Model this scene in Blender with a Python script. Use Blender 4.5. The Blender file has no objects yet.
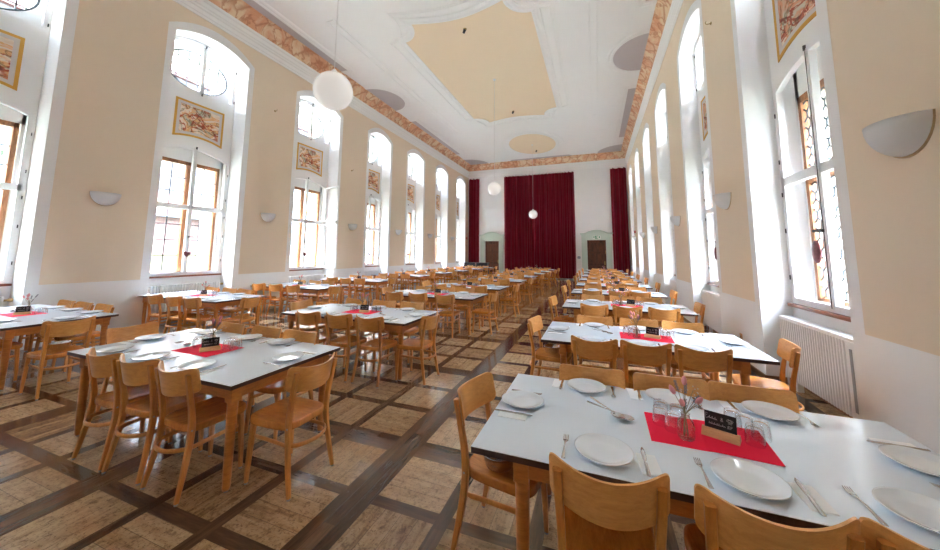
import bpy, bmesh, math, random
from mathutils import Vector, Matrix
PI = math.pi
S = bpy.context.scene
COL = S.collection
rnd = random.Random(7)

# ------------------------------------------------------------------ helpers
class MB:
    """collects vertices and faces (with a material slot per face) for ONE mesh"""
    def __init__(s): s.v=[]; s.f=[]; s.m=[]; s.sm=[]
    def add(s, vs, fs, m=0, smooth=False, mat=None):
        o=len(s.v)
        for p in vs:
            p=Vector(p)
            if mat is not None: p=mat@p
            s.v.append(p)
        for f in fs:
            s.f.append([i+o for i in f]); s.m.append(m); s.sm.append(smooth)
        return s
    def quad(s,a,b,c,d,m=0): return s.add([a,b,c,d],[(0,1,2,3)],m)
    def box(s,x0,x1,y0,y1,z0,z1,m=0,mat=None):
        vs=[(x,y,z) for x in(x0,x1) for y in(y0,y1) for z in(z0,z1)]
        return s.add(vs,[(0,1,3,2),(4,6,7,5),(0,4,5,1),(2,3,7,6),(0,2,6,4),(1,5,7,3)],m,False,mat)
    def cbox(s,x0,x1,y0,y1,z0,z1,c=.004,m=0,mat=None):
        """box with chamfered edges"""
        bm=bmesh.new(); bmesh.ops.create_cube(bm,size=1)
        for v in bm.verts:
            v.co=Vector(((x0+x1)/2+v.co.x*(x1-x0),(y0+y1)/2+v.co.y*(y1-y0),(z0+z1)/2+v.co.z*(z1-z0)))
        bmesh.ops.bevel(bm,geom=bm.edges[:],offset=c,segments=2,affect='EDGES',profile=.6)
        bm.verts.index_update()
        s.add([v.co.copy() for v in bm.verts],[[v.index for v in f.verts] for f in bm.faces],m,False,mat); bm.free(); return s
    def lathe(s,prof,n=24,m=0,smooth=True,mat=None,capb=False,capt=False,arc=2*PI):
        vs=[];fs=[];full=abs(arc-2*PI)<1e-6; k=n if full else n+1
        for r,z in prof:
            for i in range(k):
                a=arc*i/n; vs.append((r*math.cos(a),r*math.sin(a),z))
        for j in range(len(prof)-1):
            for i in range(n):
                i2=(i+1)%k
                fs.append((j*k+i,j*k+i2,(j+1)*k+i2,(j+1)*k+i))
        if capb: fs.append(tuple(range(k))[::-1])
        if capt: fs.append(tuple((len(prof)-1)*k+i for i in range(k)))
        return s.add(vs,fs,m,smooth,mat)
    def tube(s,pts,rad,n=8,m=0,smooth=True,mat=None,closed=False,squash=None):
        """round tube along pts; rad a number or a list; squash=(su,sv) scales the section"""
        P=[Vector(p) for p in pts]; N=len(P); R=rad if isinstance(rad,(list,tuple)) else [rad]*N
        vs=[];fs=[];su,sv=squash or (1,1)
        for i,p in enumerate(P):
            a=P[(i-1)%N] if closed else P[max(0,i-1)]; b=P[(i+1)%N] if closed else P[min(N-1,i+1)]
            t=(b-a).normalized(); up=Vector((0,0,1)) if abs(t.z)<.92 else Vector((0,1,0))
            u=t.cross(up).normalized(); w=u.cross(t).normalized()
            for k in range(n):
                q=2*PI*k/n; vs.append(p+u*(R[i]*su*math.cos(q))+w*(R[i]*sv*math.sin(q)))
        for i in range(N if closed else N-1):
            for k in range(n):
                j=(i+1)%N
                fs.append((i*n+k,i*n+(k+1)%n,j*n+(k+1)%n,j*n+k))
        if not closed: fs.append(tuple(range(n))); fs.append(tuple((N-1)*n+k for k in range(n))[::-1])
        return s.add(vs,fs,m,smooth,mat)
    def bar(s,pts,w,x0,x1,m=0,closed=False):
        """flat rectangular bar following (y,z) points, w wide, from x0 to x1 deep"""
        P=[Vector((p[0],p[1])) for p in pts]; N=len(P); vs=[];fs=[]
        for i,p in enumerate(P):
            a=P[(i-1)%N] if closed or i>0 else p; b=P[(i+1)%N] if closed or i<N-1 else p
            d1=(p-a).normalized() if (p-a).length>1e-9 else (b-p).normalized()
            d2=(b-p).normalized() if (b-p).length>1e-9 else d1
            n1=Vector((-d1.y,d1.x)); n2=Vector((-d2.y,d2.x)); n=(n1+n2).normalized()
            k=w/2/max(.4,n.dot(n1))
            for sg in(-1,1):
                q=p+n*(k*sg)
                vs+= [(x0,q.x,q.y),(x1,q.x,q.y)]
        for i in range(N if closed else N-1):
            A=i*4;B=((i+1)%N)*4
            fs+=[(A,B,B+1,A+1),(A+2,A+3,B+3,B+2),(A,A+2,B+2,B),(A+1,B+1,B+3,A+3)]
        if not closed:
            fs+=[(0,1,3,2),((N-1)*4,(N-1)*4+2,(N-1)*4+3,(N-1)*4+1)]
        return s.add(vs,fs,m)
    def mesh(s,name,mats,weld=False):
        me=bpy.data.meshes.new(name); me.from_pydata([tuple(v) for v in s.v],[],s.f); me.update()
        for m in (mats if isinstance(mats,(list,tuple)) else [mats]): me.materials.append(m)
        for p,mi,sm in zip(me.polygons,s.m,s.sm): p.material_index=mi; p.use_smooth=sm
        bm=bmesh.new(); bm.from_mesh(me)
        if weld: bmesh.ops.remove_doubles(bm,verts=bm.verts[:],dist=1e-5)
        bmesh.ops.recalc_face_normals(bm,faces=bm.faces[:]); bm.to_mesh(me); bm.free()
        return me
    def build(s,name,mats,parent=None,loc=None,rotz=0,weld=False):
        o=bpy.data.objects.new(name,s.mesh(name,mats,weld)); COL.objects.link(o)
        if parent is not None: o.parent=parent
        if loc: o.location=loc
        if rotz: o.rotation_euler=(0,0,rotz)
        return o
def tag(o,label,cat,group=None,kind=None):
    if label: o['label']=label
    if cat: o['category']=cat
    if group: o['group']=group
    if kind: o['kind']=kind
    return o
def struct(o): o['kind']='structure'; return o
def empty(name,loc=(0,0,0),rotz=0):
    o=bpy.data.objects.new(name,None); COL.objects.link(o); o.location=loc; o.rotation_euler=(0,0,rotz); o.empty_display_size=.1
    return o
def copy_tree(o,parent=None):
    c=o.copy(); COL.objects.link(c)
    if parent is not None: c.parent=parent
    for ch in o.children: copy_tree(ch,c)
    return c
def inst(proto,loc,rotz,label,group):
    if not proto.get('used'):
        proto['used']=1; o=proto
    else: o=copy_tree(proto)
    o.location=loc; o.rotation_euler=(0,0,rotz); o['label']=label; o['group']=group
    return o
def T(x=0,y=0,z=0): return Matrix.Translation((x,y,z))
def RZ(a): return Matrix.Rotation(a,4,'Z')
def RX(a): return Matrix.Rotation(a,4,'X')
def RY(a): return Matrix.Rotation(a,4,'Y')

# ------------------------------------------------------------------ materials
class NT:
    def __init__(s,name):
        s.mat=bpy.data.materials.new(name); s.mat.use_nodes=True; s.t=s.mat.node_tree; s.n=s.t.nodes
        s.b=s.n['Principled BSDF']; s.out=s.n['Material Output']
        s.co=s.n.new('ShaderNodeTexCoord')
    def new(s,ty,**k):
        n=s.n.new(ty)
        for a,b in k.items(): setattr(n,a,b)
        return n
    def link(s,a,b): s.t.links.new(a,b)
    def inp(s,sock,v):
        if isinstance(v,bpy.types.NodeSocket): s.link(v,sock)
        elif v is not None: sock.default_value=v
    def math(s,op,a,b=None,c=None):
        n=s.new('ShaderNodeMath',operation=op); s.inp(n.inputs[0],a); s.inp(n.inputs[1],b); s.inp(n.inputs[2],c); return n.outputs[0]
    def mix(s,f,a,b,mode='MIX'):
        n=s.new('ShaderNodeMix',data_type='RGBA',blend_type=mode)
        s.inp(n.inputs[0],f); s.inp(n.inputs[6],a if isinstance(a,bpy.types.NodeSocket) else (*a,1)); s.inp(n.inputs[7],b if isinstance(b,bpy.types.NodeSocket) else (*b,1)); return n.outputs[2]
    def mapped(s,scale,src='Object',rot=(0,0,0)):
        n=s.new('ShaderNodeMapping'); s.link(s.co.outputs[src],n.inputs[0]); n.inputs['Scale'].default_value=scale; n.inputs['Rotation'].default_value=rot; return n.outputs[0]
    def noise(s,vec,scale=5,detail=4,rough=.55,dist=0):
        n=s.new('ShaderNodeTexNoise'); 
        if vec is not None: s.link(vec,n.inputs['Vector'])
        n.inputs['Scale'].default_value=scale; n.inputs['Detail'].default_value=detail; n.inputs['Roughness'].default_value=rough; n.inputs['Distortion'].default_value=dist
        return n.outputs['Fac']
    def ramp(s,f,stops):
        n=s.new('ShaderNodeValToRGB'); s.link(f,n.inputs[0]); e=n.color_ramp.elements
        while len(e)<len(stops): e.new(.5)
        for i,(p,c) in enumerate(stops): e[i].position=p; e[i].color=(*c,1) if len(c)==3 else c
        return n.outputs[0]
    def bump(s,h,strength=.1,dist=.01):
        n=s.new('ShaderNodeBump'); n.inputs['Strength'].default_value=strength; n.inputs['Distance'].default_value=dist; s.link(h,n.inputs['Height']); s.link(n.outputs[0],s.b.inputs['Normal'])
    def base(s,c=None,rough=None,metal=None,spec=None,**k):
        if c is not None: s.inp(s.b.inputs['Base Color'],c if isinstance(c,bpy.types.NodeSocket) else (*c,1))
        if rough is not None: s.inp(s.b.inputs['Roughness'],rough)
        if metal is not None: s.b.inputs['Metallic'].default_value=metal
        if spec is not None: s.b.inputs['Specular IOR Level'].default_value=spec
        for a,b in k.items(): s.b.inputs[a].default_value=b
        return s.mat
def lin(r,g,b):
    f=lambda c:(c/255/12.92 if c/255<=.04045 else ((c/255+.055)/1.055)**2.4)
    return (f(r),f(g),f(b))
def plain(name,c,rough=.5,metal=0,var=.06,scale=6,spec=.5,**k):
    n=NT(name); v=n.noise(n.mapped((1,1,1)),scale,3)
    col=n.mix(v,tuple(x*(1-var) for x in c),tuple(min(1,x*(1+var)) for x in c))
    return n.base(col,rough,metal,spec,**k)
def plaster(name,c,var=.035):
    n=NT(name); v=n.noise(n.mapped((1,1,1)),1.3,5); fine=n.noise(n.mapped((1,1,1)),60,3)
    col=n.mix(v,tuple(x*(1-var) for x in c),tuple(min(.95,x*(1+var)) for x in c))
    n.bump(fine,.08,.004); return n.base(col,.75,0,.25)
def wood(name,c1,c2,rough=.3,axis=(1,14,14),scale=4,coat=.25,src='Object'):
    n=NT(name)
    oi=n.new('ShaderNodeObjectInfo')
    mp=n.new('ShaderNodeMapping'); n.link(n.co.outputs[src],mp.inputs[0]); mp.inputs['Scale'].default_value=axis
    ad=n.new('ShaderNodeVectorMath',operation='ADD'); n.link(mp.outputs[0],ad.inputs[0])
    off=n.math('MULTIPLY',oi.outputs['Random'],37.0); cb=n.new('ShaderNodeCombineXYZ'); 
    for i in range(3): n.link(off,cb.inputs[i])
    n.link(cb.outputs[0],ad.inputs[1])
    g=n.noise(ad.outputs[0],scale,5,.6,.6); g2=n.noise(ad.outputs[0],scale*6,3,.6,.2)
    f=n.math('ADD',n.math('MULTIPLY',g,.75),n.math('MULTIPLY',g2,.25))
    f=n.math('ADD',f,n.math('MULTIPLY',n.math('SUBTRACT',oi.outputs['Random'],.5),.16))
    col=n.ramp(f,[(.3,c2),(.62,c1),(.8,tuple(min(1,x*1.12) for x in c1))])
    n.bump(g2,.03,.002)
    return n.base(col,rough,0,.5,**{'Coat Weight':coat,'Coat Roughness':.18})

CH1,CH2=(.67,.31,.082),(.46,.175,.036)
M={}
M['chair_seat']=wood('chair seat plywood',(.70,.28,.055),(.47,.15,.024),.26,(9,2,2))
M['chair_back']=wood('chair back plywood',(.80,.40,.12),(.64,.265,.06),.28,(2,12,12))
M['chair_leg']=wood('chair beech',(.70,.30,.065),(.52,.185,.033),.33,(12,12,2))
M['glide']=plain('grey glide',(.28,.29,.3),.4)
M['bolt']=plain('steel bolt',(.45,.45,.46),.35,1)
M['laminate']=plain('pale laminate',lin(224,236,246),.2,0,.012,3,spec=.45)
M['edge']=plain('dark edge band',lin(74,48,38),.35)
M['table_wood']=wood('table pine',(.60,.225,.045),(.40,.12,.02),.33,(2,2,10))
M['porcelain']=plain('white porcelain',(.82,.89,.94),.07,0,.01,spec=.6,**{'Coat Weight':.4,'Coat Roughness':.03})
M['steel']=plain('brushed steel',(.62,.62,.62),.22,1,.04)
M['brass']=plain('old brass',(.42,.3,.12),.35,1)
M['paper']=plain('paper napkin',(.82,.86,.89),.9,0,.02)
M['iron']=plain('black iron',(.03,.03,.032),.45,.3)
M['white_paint']=plain('white enamel',(.83,.84,.845),.35,0,.02)
M['radiator']=plain('radiator enamel',(.8,.81,.81),.3,0,.02)
M['grille']=plain('radiator grille',(.3,.31,.32),.5)
M['brown_wood']=wood('window oak',lin(176,118,74),lin(120,74,42),.45,(8,8,1.5),coat=0)
M['sill_wood']=wood('sill oak',lin(140,76,44),lin(92,46,28),.35,(8,1.5,8))
M['lead']=plain('lead came',(.055,.07,.085),.5,.2)
M['globe']=plain('opal glass',(.93,.93,.92),.2,0,.005,**{'Emission Color':(1,.98,.95,1),'Emission Strength':.05})  # faint glow added to whiten globes that are switched off
M['cord']=plain('white cord',(.75,.74,.72),.5)
M['sconce']=plain('sconce plaster',(.70,.71,.71),.6,0,.02)
M['sconce_rim']=plain('sconce rim',(.50,.36,.2),.6)
M['stone_green']=plaster('green grey stone',lin(200,216,206),.05)
M['black']=plain('black lacquer',(.018,.019,.022),.3)
M['red_plastic']=plain('red plastic',(.55,.035,.03),.4)
M['blue_plastic']=plain('blue plastic',(.06,.12,.25),.4)
M['sign_green']=plain('sign green',(.01,.33,.15),.4)
M['sign_white']=plain('sign white',(.85,.87,.85),.4)
M['slate']=plain('chalkboard',(.012,.011,.012),.55)
M['chalk']=plain('chalk',(.62,.58,.6),.9)
M['sign_wood']=wood('sign oak',lin(226,180,132),lin(196,142,96),.5,(2,9,9))
M['stem']=plain('dried stem',(.25,.19,.1),.8)
M['lavender']=plain('grey lavender',(.2,.19,.24),.8)
M['bunny']=plain('pink bunny tail',(.78,.33,.33),.95,0,.15,60)
M['bud']=plain('dried white bud',(.75,.62,.52),.9)
M['heart']=plain('dark red heart',(.12,.022,.03),.5)
M['ornament']=plain('painted ornament',(.2,.06,.07),.35,0,.9,30)
M['walnut']=wood('door walnut',lin(112,58,32),lin(62,31,18),.5,(3,3,.8),2,coat=0)
M['wall_white']=plaster('white plaster',(.84,.845,.84),.02)
M['cream']=plaster('cream plaster',lin(229,213,190))
M['ceil_white']=plaster('ceiling plaster',(.87,.87,.855),.015)
M['ceil_yellow']=plaster('ceiling yellow',lin(238,219,190),.02)
M['ceil_grey']=plaster('ceiling grey',lin(196,188,188),.03)
M['base_grey']=plaster('grey skirting',(.62,.62,.62))
M['outer_wall']=plaster('outer wall render',lin(190,186,174),.05)
OUTD=.75  # outer wall deepened to keep slanting skylight off the inner reveals
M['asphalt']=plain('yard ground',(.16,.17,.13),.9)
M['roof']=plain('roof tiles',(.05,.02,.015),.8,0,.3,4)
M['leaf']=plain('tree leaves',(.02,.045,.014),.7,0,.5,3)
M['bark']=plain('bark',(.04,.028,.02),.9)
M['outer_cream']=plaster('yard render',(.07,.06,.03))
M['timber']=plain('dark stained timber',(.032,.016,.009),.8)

def mat_glass():
    n=NT('window glass'); t=n.new('ShaderNodeBsdfTransparent'); g=n.new('ShaderNodeBsdfGlossy'); g.inputs['Roughness'].default_value=.02
    m=n.new('ShaderNodeMixShader'); lw=n.new('ShaderNodeLayerWeight'); lw.inputs['Blend'].default_value=.5
    n.link(n.math('ADD',.03,n.math('MULTIPLY',n.math('POWER',lw.outputs['Facing'],4.0),.6)),m.inputs[0]); n.link(t.outputs[0],m.inputs[1]); n.link(g.outputs[0],m.inputs[2]); n.link(m.outputs[0],n.out.inputs[0]); return n.mat
def mat_clear(name,tint,k):
    n=NT(name); t=n.new('ShaderNodeBsdfTransparent'); t.inputs[0].default_value=(*tint,1); g=n.new('ShaderNodeBsdfGlossy'); g.inputs['Roughness'].default_value=.03
    m=n.new('ShaderNodeMixShader'); lw=n.new('ShaderNodeLayerWeight'); lw.inputs['Blend'].default_value=.5
    n.link(n.math('ADD',.035,n.math('MULTIPLY',n.math('POWER',lw.outputs['Facing'],2.5),k*3)),m.inputs[0]); n.link(t.outputs[0],m.inputs[1]); n.link(g.outputs[0],m.inputs[2]); n.link(m.outputs[0],n.out.inputs[0]); return n.mat
M['glass']=mat_glass(); M['tumbler']=mat_clear('tumbler glass',(.97,.98,.985),.25); M['bottle']=mat_clear('vase glass',(.97,.93,.89),.25)

def mat_cloth():
    n=NT('red table paper'); v=n.noise(n.mapped((1,1,1)),220,2); n.bump(v,.15,.002)
    return n.base((.90,.012,.055),.75,0,.2)
M['red_cloth']=mat_cloth()
def mat_curtain():
    n=NT('red velvet'); v=n.noise(n.mapped((6,6,.35)),3,3)
    c=n.mix(v,(.12,.001,.009),(.30,.003,.024))
    return n.base(c,.5,0,.25,**{'Sheen Weight':.12,'Sheen Roughness':.35,'Sheen Tint':(1,.1,.2,1)})
M['curtain']=mat_curtain()
def mat_marble(name,c1,c2,vein,scale,orange=.0):
    n=NT(name); o=n.mapped((1,1,1)); d=n.noise(o,scale*.7,4,.6,1.2)
    dv=n.new('ShaderNodeVectorMath',operation='ADD'); n.link(o,dv.inputs[0]); cb=n.new('ShaderNodeCombineXYZ')
    for i in range(3): n.link(n.math('MULTIPLY',d,.8),cb.inputs[i])
    n.link(cb.outputs[0],dv.inputs[1])
    vo=n.new('ShaderNodeTexVoronoi',feature='DISTANCE_TO_EDGE'); n.link(dv.outputs[0],vo.inputs['Vector']); vo.inputs['Scale'].default_value=scale
    base=n.ramp(d,[(.42,c1),(.58,c2)])
    m=n.math('SUBTRACT',1.0,n.math('SMOOTH_MIN',n.math('MULTIPLY',vo.outputs['Distance'],9.0),1.0,.2))
    col=n.mix(n.math('MULTIPLY',m,.75),base,vein)
    return n.base(col,.6,0,.3)
M['marble_band']=mat_marble('marbled cove',lin(222,168,132),lin(232,208,172),lin(184,116,84),2.2)
def mat_panel(name,rot,hot,seed):
    n=NT(name); mp=n.new('ShaderNodeMapping'); n.link(n.co.outputs['Object'],mp.inputs[0]); mp.inputs['Rotation'].default_value=(rot,0,0); mp.inputs['Location'].default_value=(seed,seed*1.7,seed*.6); mp.inputs['Scale'].default_value=(1,1,1.25)
    o=mp.outputs[0]; d=n.noise(o,1.5,5,.6,1.4)
    base=n.ramp(d,[(.36,lin(222,200,176)),(.46,lin(232,220,204)),(.52,hot),(.60,lin(200,194,172))])
    rid=n.math('ABSOLUTE',n.math('SUBTRACT',n.noise(o,1.25,4,.6,1.3),.5)); rid2=n.math('ABSOLUTE',n.math('SUBTRACT',n.noise(o,1.9,3,.6,1.6),.47))
    v=n.mix(.85,n.ramp(rid,[(.0,lin(178,66,42)),(.016,lin(206,112,78)),(.032,(1,1,1))]),n.ramp(rid2,[(.0,lin(128,128,108)),(.02,lin(196,190,170)),(.04,(1,1,1))]),'MULTIPLY')
    return n.base(n.mix(.9,base,v,'MULTIPLY'),.6,0,.3)
PANELS=[mat_panel('wall panel marbling %d'%i,r,h,s) for i,(r,h,s) in enumerate([(.5,lin(214,140,100),1),(-.6,lin(226,170,110),4.3),(1.0,lin(206,120,92),7.1),(.2,lin(220,150,110),9.4)])]
M['panel_frame']=plain('ochre frame paint',lin(206,156,58),.6)
M['panel_mat']=plain('pale inner border',lin(206,200,196),.7)

def mat_brick(name,c1,c2,mortar,scale):
    n=NT(name); b=n.new('ShaderNodeTexBrick'); mp=n.new('ShaderNodeMapping'); n.link(n.co.outputs['Object'],mp.inputs[0]); mp.inputs['Rotation'].default_value=(0,0,0)
    sp=n.new('ShaderNodeSeparateXYZ'); n.link(mp.outputs[0],sp.inputs[0]); cb=n.new('ShaderNodeCombineXYZ'); n.link(sp.outputs[1],cb.inputs[0]); n.link(sp.outputs[2],cb.inputs[1]); n.link(cb.outputs[0],b.inputs['Vector'])
    b.inputs['Color1'].default_value=(*c1,1); b.inputs['Color2'].default_value=(*c2,1); b.inputs['Mortar'].default_value=(*mortar,1); b.inputs['Scale'].default_value=scale; b.inputs['Mortar Size'].default_value=.02
    return n.base(b.outputs['Color'],.85)
M['brick']=mat_brick('yard brick',(.050,.022,.018),(.066,.032,.026),(.075,.06,.055),2.2)

def mat_floor():
    n=NT('plaid parquet floor'); sp=n.new('ShaderNodeSeparateXYZ'); n.link(n.co.outputs['Object'],sp.inputs[0]); X,Y=sp.outputs[0],sp.outputs[1]
    PX=1.857
    def axis(v,o,cuts):
        w=n.math('SUBTRACT',v,o); u=n.math('FLOORED_MODULO',w,PX); k=n.math('FLOOR',n.math('DIVIDE',w,PX))
        a,b,c,d,e=cuts
        g=lambda t:n.math('GREATER_THAN',u,t)
        lines=[g(t) for t in cuts]            # a narrow b tile c narrow d tile e wide
        s=n.math('SUBTRACT',lines[0],lines[1]); s2=n.math('SUBTRACT',lines[2],lines[3]); s3=lines[4]
        narrow=n.math('ADD',s,s2); strip=n.math('ADD',narrow,s3)
        idx=n.math('ADD',n.math('MULTIPLY',k,3.0),n.math('ADD',lines[0],lines[2]))
        # local coordinate inside a tile
        loc=n.math('SUBTRACT',n.math('SUBTRACT',u,n.math('MULTIPLY',lines[1],b)),n.math('MULTIPLY',lines[3],d-b))
        wl=n.math('SUBTRACT',u,e)             # inside the wide strip
        return u,strip,s3,idx,loc,wl
    ux,sx,wx,ix,lx,wlx=axis(X,-1.465,(.47,.56,1.03,1.125,1.60))
    uy,sy,wy,iy,ly,wly=axis(Y,2.83,(.49,.585,1.065,1.155,1.63))
    strip=n.math('MAXIMUM',sx,sy); tile=n.math('SUBTRACT',1.0,strip)
    chk=n.math('FLOORED_MODULO',n.math('ADD',ix,iy),2.0)
    wn=n.new('ShaderNodeTexWhiteNoise',noise_dimensions='2D'); cb=n.new('ShaderNodeCombineXYZ'); n.link(ix,cb.inputs[0]); n.link(iy,cb.inputs[1]); n.link(cb.outputs[0],wn.inputs['Vector'])
    # along / across the boards of a tile
    def sel(f,a,b): return n.math('ADD',n.math('MULTIPLY',f,b),n.math('MULTIPLY',n.math('SUBTRACT',1.0,f),a))
    across=sel(chk,lx,ly); 
    xa=sel(chk,X,Y); ya=sel(chk,Y,X)
    bd=n.math('DIVIDE',across,.122); bidx=n.math('FLOOR',bd); bf=n.math('FRACT',bd)
    wn2=n.new('ShaderNodeTexWhiteNoise',noise_dimensions='3D'); cb2=n.new('ShaderNodeCombineXYZ'); n.link(ix,cb2.inputs[0]); n.link(iy,cb2.inputs[1]); n.link(bidx,cb2.inputs[2]); n.link(cb2.outputs[0],wn2.inputs['Vector'])
    gv=n.new('ShaderNodeCombineXYZ'); n.link(n.math('MULTIPLY',xa,13.0),gv.inputs[0]); n.link(n.math('MULTIPLY',ya,1.6),gv.inputs[1]); n.link(n.math('ADD',n.math('MULTIPLY',wn2.outputs[0],9.0),n.math('MULTIPLY',wn.outputs[0],31.0)),gv.inputs[2])
    grain=n.noise(gv.outputs[0],1.6,6,.68,.4)
    speck=n.noise(n.mapped((1,1,1)),55,3,.7)
    shade=n.math('ADD',n.math('MULTIPLY',wn.outputs[0],.26),n.math('MULTIPLY',wn2.outputs[0],.12))
    tf=n.math('ADD',n.math('MULTIPLY',grain,.75),shade)
    tcol=n.ramp(tf,[(.30,lin(120,86,58)),(.48,lin(188,152,112)),(.74,lin(224,194,154))])
    mot=n.noise(n.mapped((1,1,1)),17,6,.75,.3)
    tcol=n.mix(.85,tcol,n.ramp(mot,[(.36,(.38,.32,.27)),(.50,(.95,.94,.92)),(.7,(1,1,1))]),'MULTIPLY')
    dk=n.ramp(speck,[(.34,(.28,.22,.17)),(.44,(1,1,1))])
    tcol=n.mix(.8,tcol,dk,'MULTIPLY')
    gap=n.math('LESS_THAN',n.math('ABSOLUTE',n.math('SUBTRACT',bf,.5)),.487)
    tcol=n.mix(n.math('MULTIPLY',n.math('SUBTRACT',1.0,gap),.7),tcol,(.06,.04,.025))
    # strips: the wide X strip runs through, the others butt against it
    alongY=sx                                    # boards run in Y where the X strip rules
    a=sel(alongY,X,Y); c=sel(alongY,uy,ux)
    sv=n.new('ShaderNodeCombineXYZ'); n.link(n.math('MULTIPLY',a,3.0),sv.inputs[0]); n.link(n.math('MULTIPLY',c,28.0),sv.inputs[1]); n.link(n.math('ADD',alongY,.3),sv.inputs[2])
    pl=sel(alongY,n.math('DIVIDE',wly,.0757),n.math('DIVIDE',wlx,.0857)); pidx=n.math('FLOOR',pl); pf=n.math('FRACT',pl)
    wn3=n.new('ShaderNodeTexWhiteNoise',noise_dimensions='3D'); cb3=n.new('ShaderNodeCombineXYZ'); n.link(pidx,cb3.inputs[0]); n.link(n.math('FLOOR',n.math('ADD',n.math('MULTIPLY',a,.9),n.math('MULTIPLY',pidx,.37))),cb3.inputs[1]); n.link(sel(alongY,iy,ix),cb3.inputs[2]); n.link(cb3.outputs[0],wn3.inputs['Vector'])
    sg=n.noise(sv.outputs[0],1.7,5,.6,.5)
    sf=n.math('ADD',n.math('MULTIPLY',sg,.7),n.math('MULTIPLY',wn3.outputs[0],.3))
    scol=n.ramp(sf,[(.3,lin(50,33,24)),(.55,lin(88,61,43)),(.8,lin(122,90,65))])
    pg=n.math('GREATER_THAN',n.math('ABSOLUTE',n.math('SUBTRACT',pf,.5)),.475)
    wide=sel(alongY,wy,wx)
    scol=n.mix(n.math('MULTIPLY',n.math('MULTIPLY',pg,wide),.6),scol,(.018,.012,.009))
    col=n.mix(tile,scol,tcol)
    wear=n.noise(n.mapped((1,1,1)),1.1,4)
    col=n.mix(n.math('MULTIPLY',wear,.35),col,(.10,.07,.045))
    rough=n.math('ADD',.055,n.math('MULTIPLY',n.math('ADD',n.math('MULTIPLY',wear,.6),n.math('MULTIPLY',speck,.4)),.20))
    n.bump(n.math('ADD',n.math('MULTIPLY',speck,.3),n.math('MULTIPLY',wear,.7)),.05,.003)
    return n.base(col,rough,0,.5,**{'Coat Weight':.3,'Coat Roughness':.1})
M['floor']=mat_floor()

# ------------------------------------------------------------------ room dimensions
XL,XR=-9.17,2.10          # wall faces
XBL,XBR=-9.66,2.45        # backs of the window recesses
YN,YB=-1.3,23.95          # wall behind the viewer, far wall
ZC=8.544                  # ceiling
ZO=8.10                   # top of cornice / foot of the marbled cove
ZK=7.58                   # underside of cornice
CV=.331
XM=(XL+XR)/2
WL=[(.93,2.75),(4.46,6.26),(8.04,9.95),(11.78,13.41),(15.03,16.76),(18.42,20.1),(21.68,23.36)]
WR=[(4.03,5.80),(7.43,9.25),(10.98,12.76),(14.35,16.02),(17.75,19.35),(21.05,22.7)]

MB().box(XL-.8,XR+.8,YN-.2,YB+.2,-.12,0).build('floor',M['floor'])['kind']='structure'

def arc(y,y0,y1,ze,zc):
    t=(y-(y0+y1)/2)/((y1-y0)/2); t=max(-1,min(1,t)); return ze+(zc-ze)*(1-t*t)
def side_wall(name,wins,xw,xb,k,cb):
    """k scales the heights of the openings; face materials 0 white 1 cream"""
    w=MB(); bw=.155; n=14
    cur=YN
    def col(x,ya,yb,zs):
        # zs: list of (z_a, z_b, z_c, z_d, mat): quad between lower (ya,yb) and upper (ya,yb)
        for la,lb,ua,ub,m in zs:
            w.quad((x,ya,la),(x,yb,lb),(x,yb,ub),(x,ya,ua),m)
    for (y0,y1) in wins:
        o0,o1=y0-bw,y1+bw
        zo=lambda y:arc(y,o0,o1,7.02*k,7.43*k)
        zi=lambda y:arc(y,y0,y1,6.93*k,7.2*k)
        if cur<o0: col(xw,cur,o0,[(0,0,cb,cb,0),(cb,cb,ZK,ZK,1),(ZK,ZK,ZO,ZO,0)])
        ys=[o0,y0]+[y0+(y1-y0)*i/n for i in range(1,n)]+[y1,o1]
        for a,b in zip(ys,ys[1:]):
            inside=a>=y0-1e-6 and b<=y1+1e-6
            if inside: col(xw,a,b,[(zi(a),zi(b),zo(a),zo(b),0)])
            else: col(xw,a,b,[(0,0,zo(a),zo(b),0)])
            col(xw,a,b,[(zo(a),zo(b),ZK,ZK,1),(ZK,ZK,ZO,ZO,0)])
        # recess: reveals, soffit, back
        for y in(y0,y1): w.quad((xw,y,0),(xb,y,0),(xb,y,zi(y)),(xw,y,zi(y)))
        f0,f1=y0+.10,y1-.02
        for i in range(n):
            a=y0+(y1-y0)*i/n;b=y0+(y1-y0)*(i+1)/n
            w.quad((xw,a,zi(a)),(xb,a,zi(a)),(xb,b,zi(b)),(xw,b,zi(b)))
        ys=[y0]+[f0+(f1-f0)*i/n for i in range(n+1)]+[y1]
        for a,b in zip(ys,ys[1:]):
            hole=a>=f0-1e-6 and b<=f1+1e-6
            la=lambda y:arc(y,f0,f1,4.18*k,4.38*k); ua=lambda y:arc(y,f0,f1,6.98*k,7.16*k)
            if hole: col(xb,a,b,[(0,0,1.10*k,1.10*k,0),(la(a),la(b),5.80*k,5.80*k,0),(ua(a)-.01,ua(b)-.01,max(zi(a),ua(a)),max(zi(b),ua(b)),0)])
            else: col(xb,a,b,[(0,0,zi(a)+.02,zi(b)+.02,0)])
        cur=o1
    col(xw,cur,YB,[(0,0,cb,cb,0),(cb,cb,ZK,ZK,1),(ZK,ZK,ZO,ZO,0)])
    return struct(w.build(name,[M['wall_white'],M['cream']],weld=True))
side_wall('wall_left',WL,XL,XBL,1.0,1.075)
side_wall('wall_right',WR,XR,XBR,.957,1.02)

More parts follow.
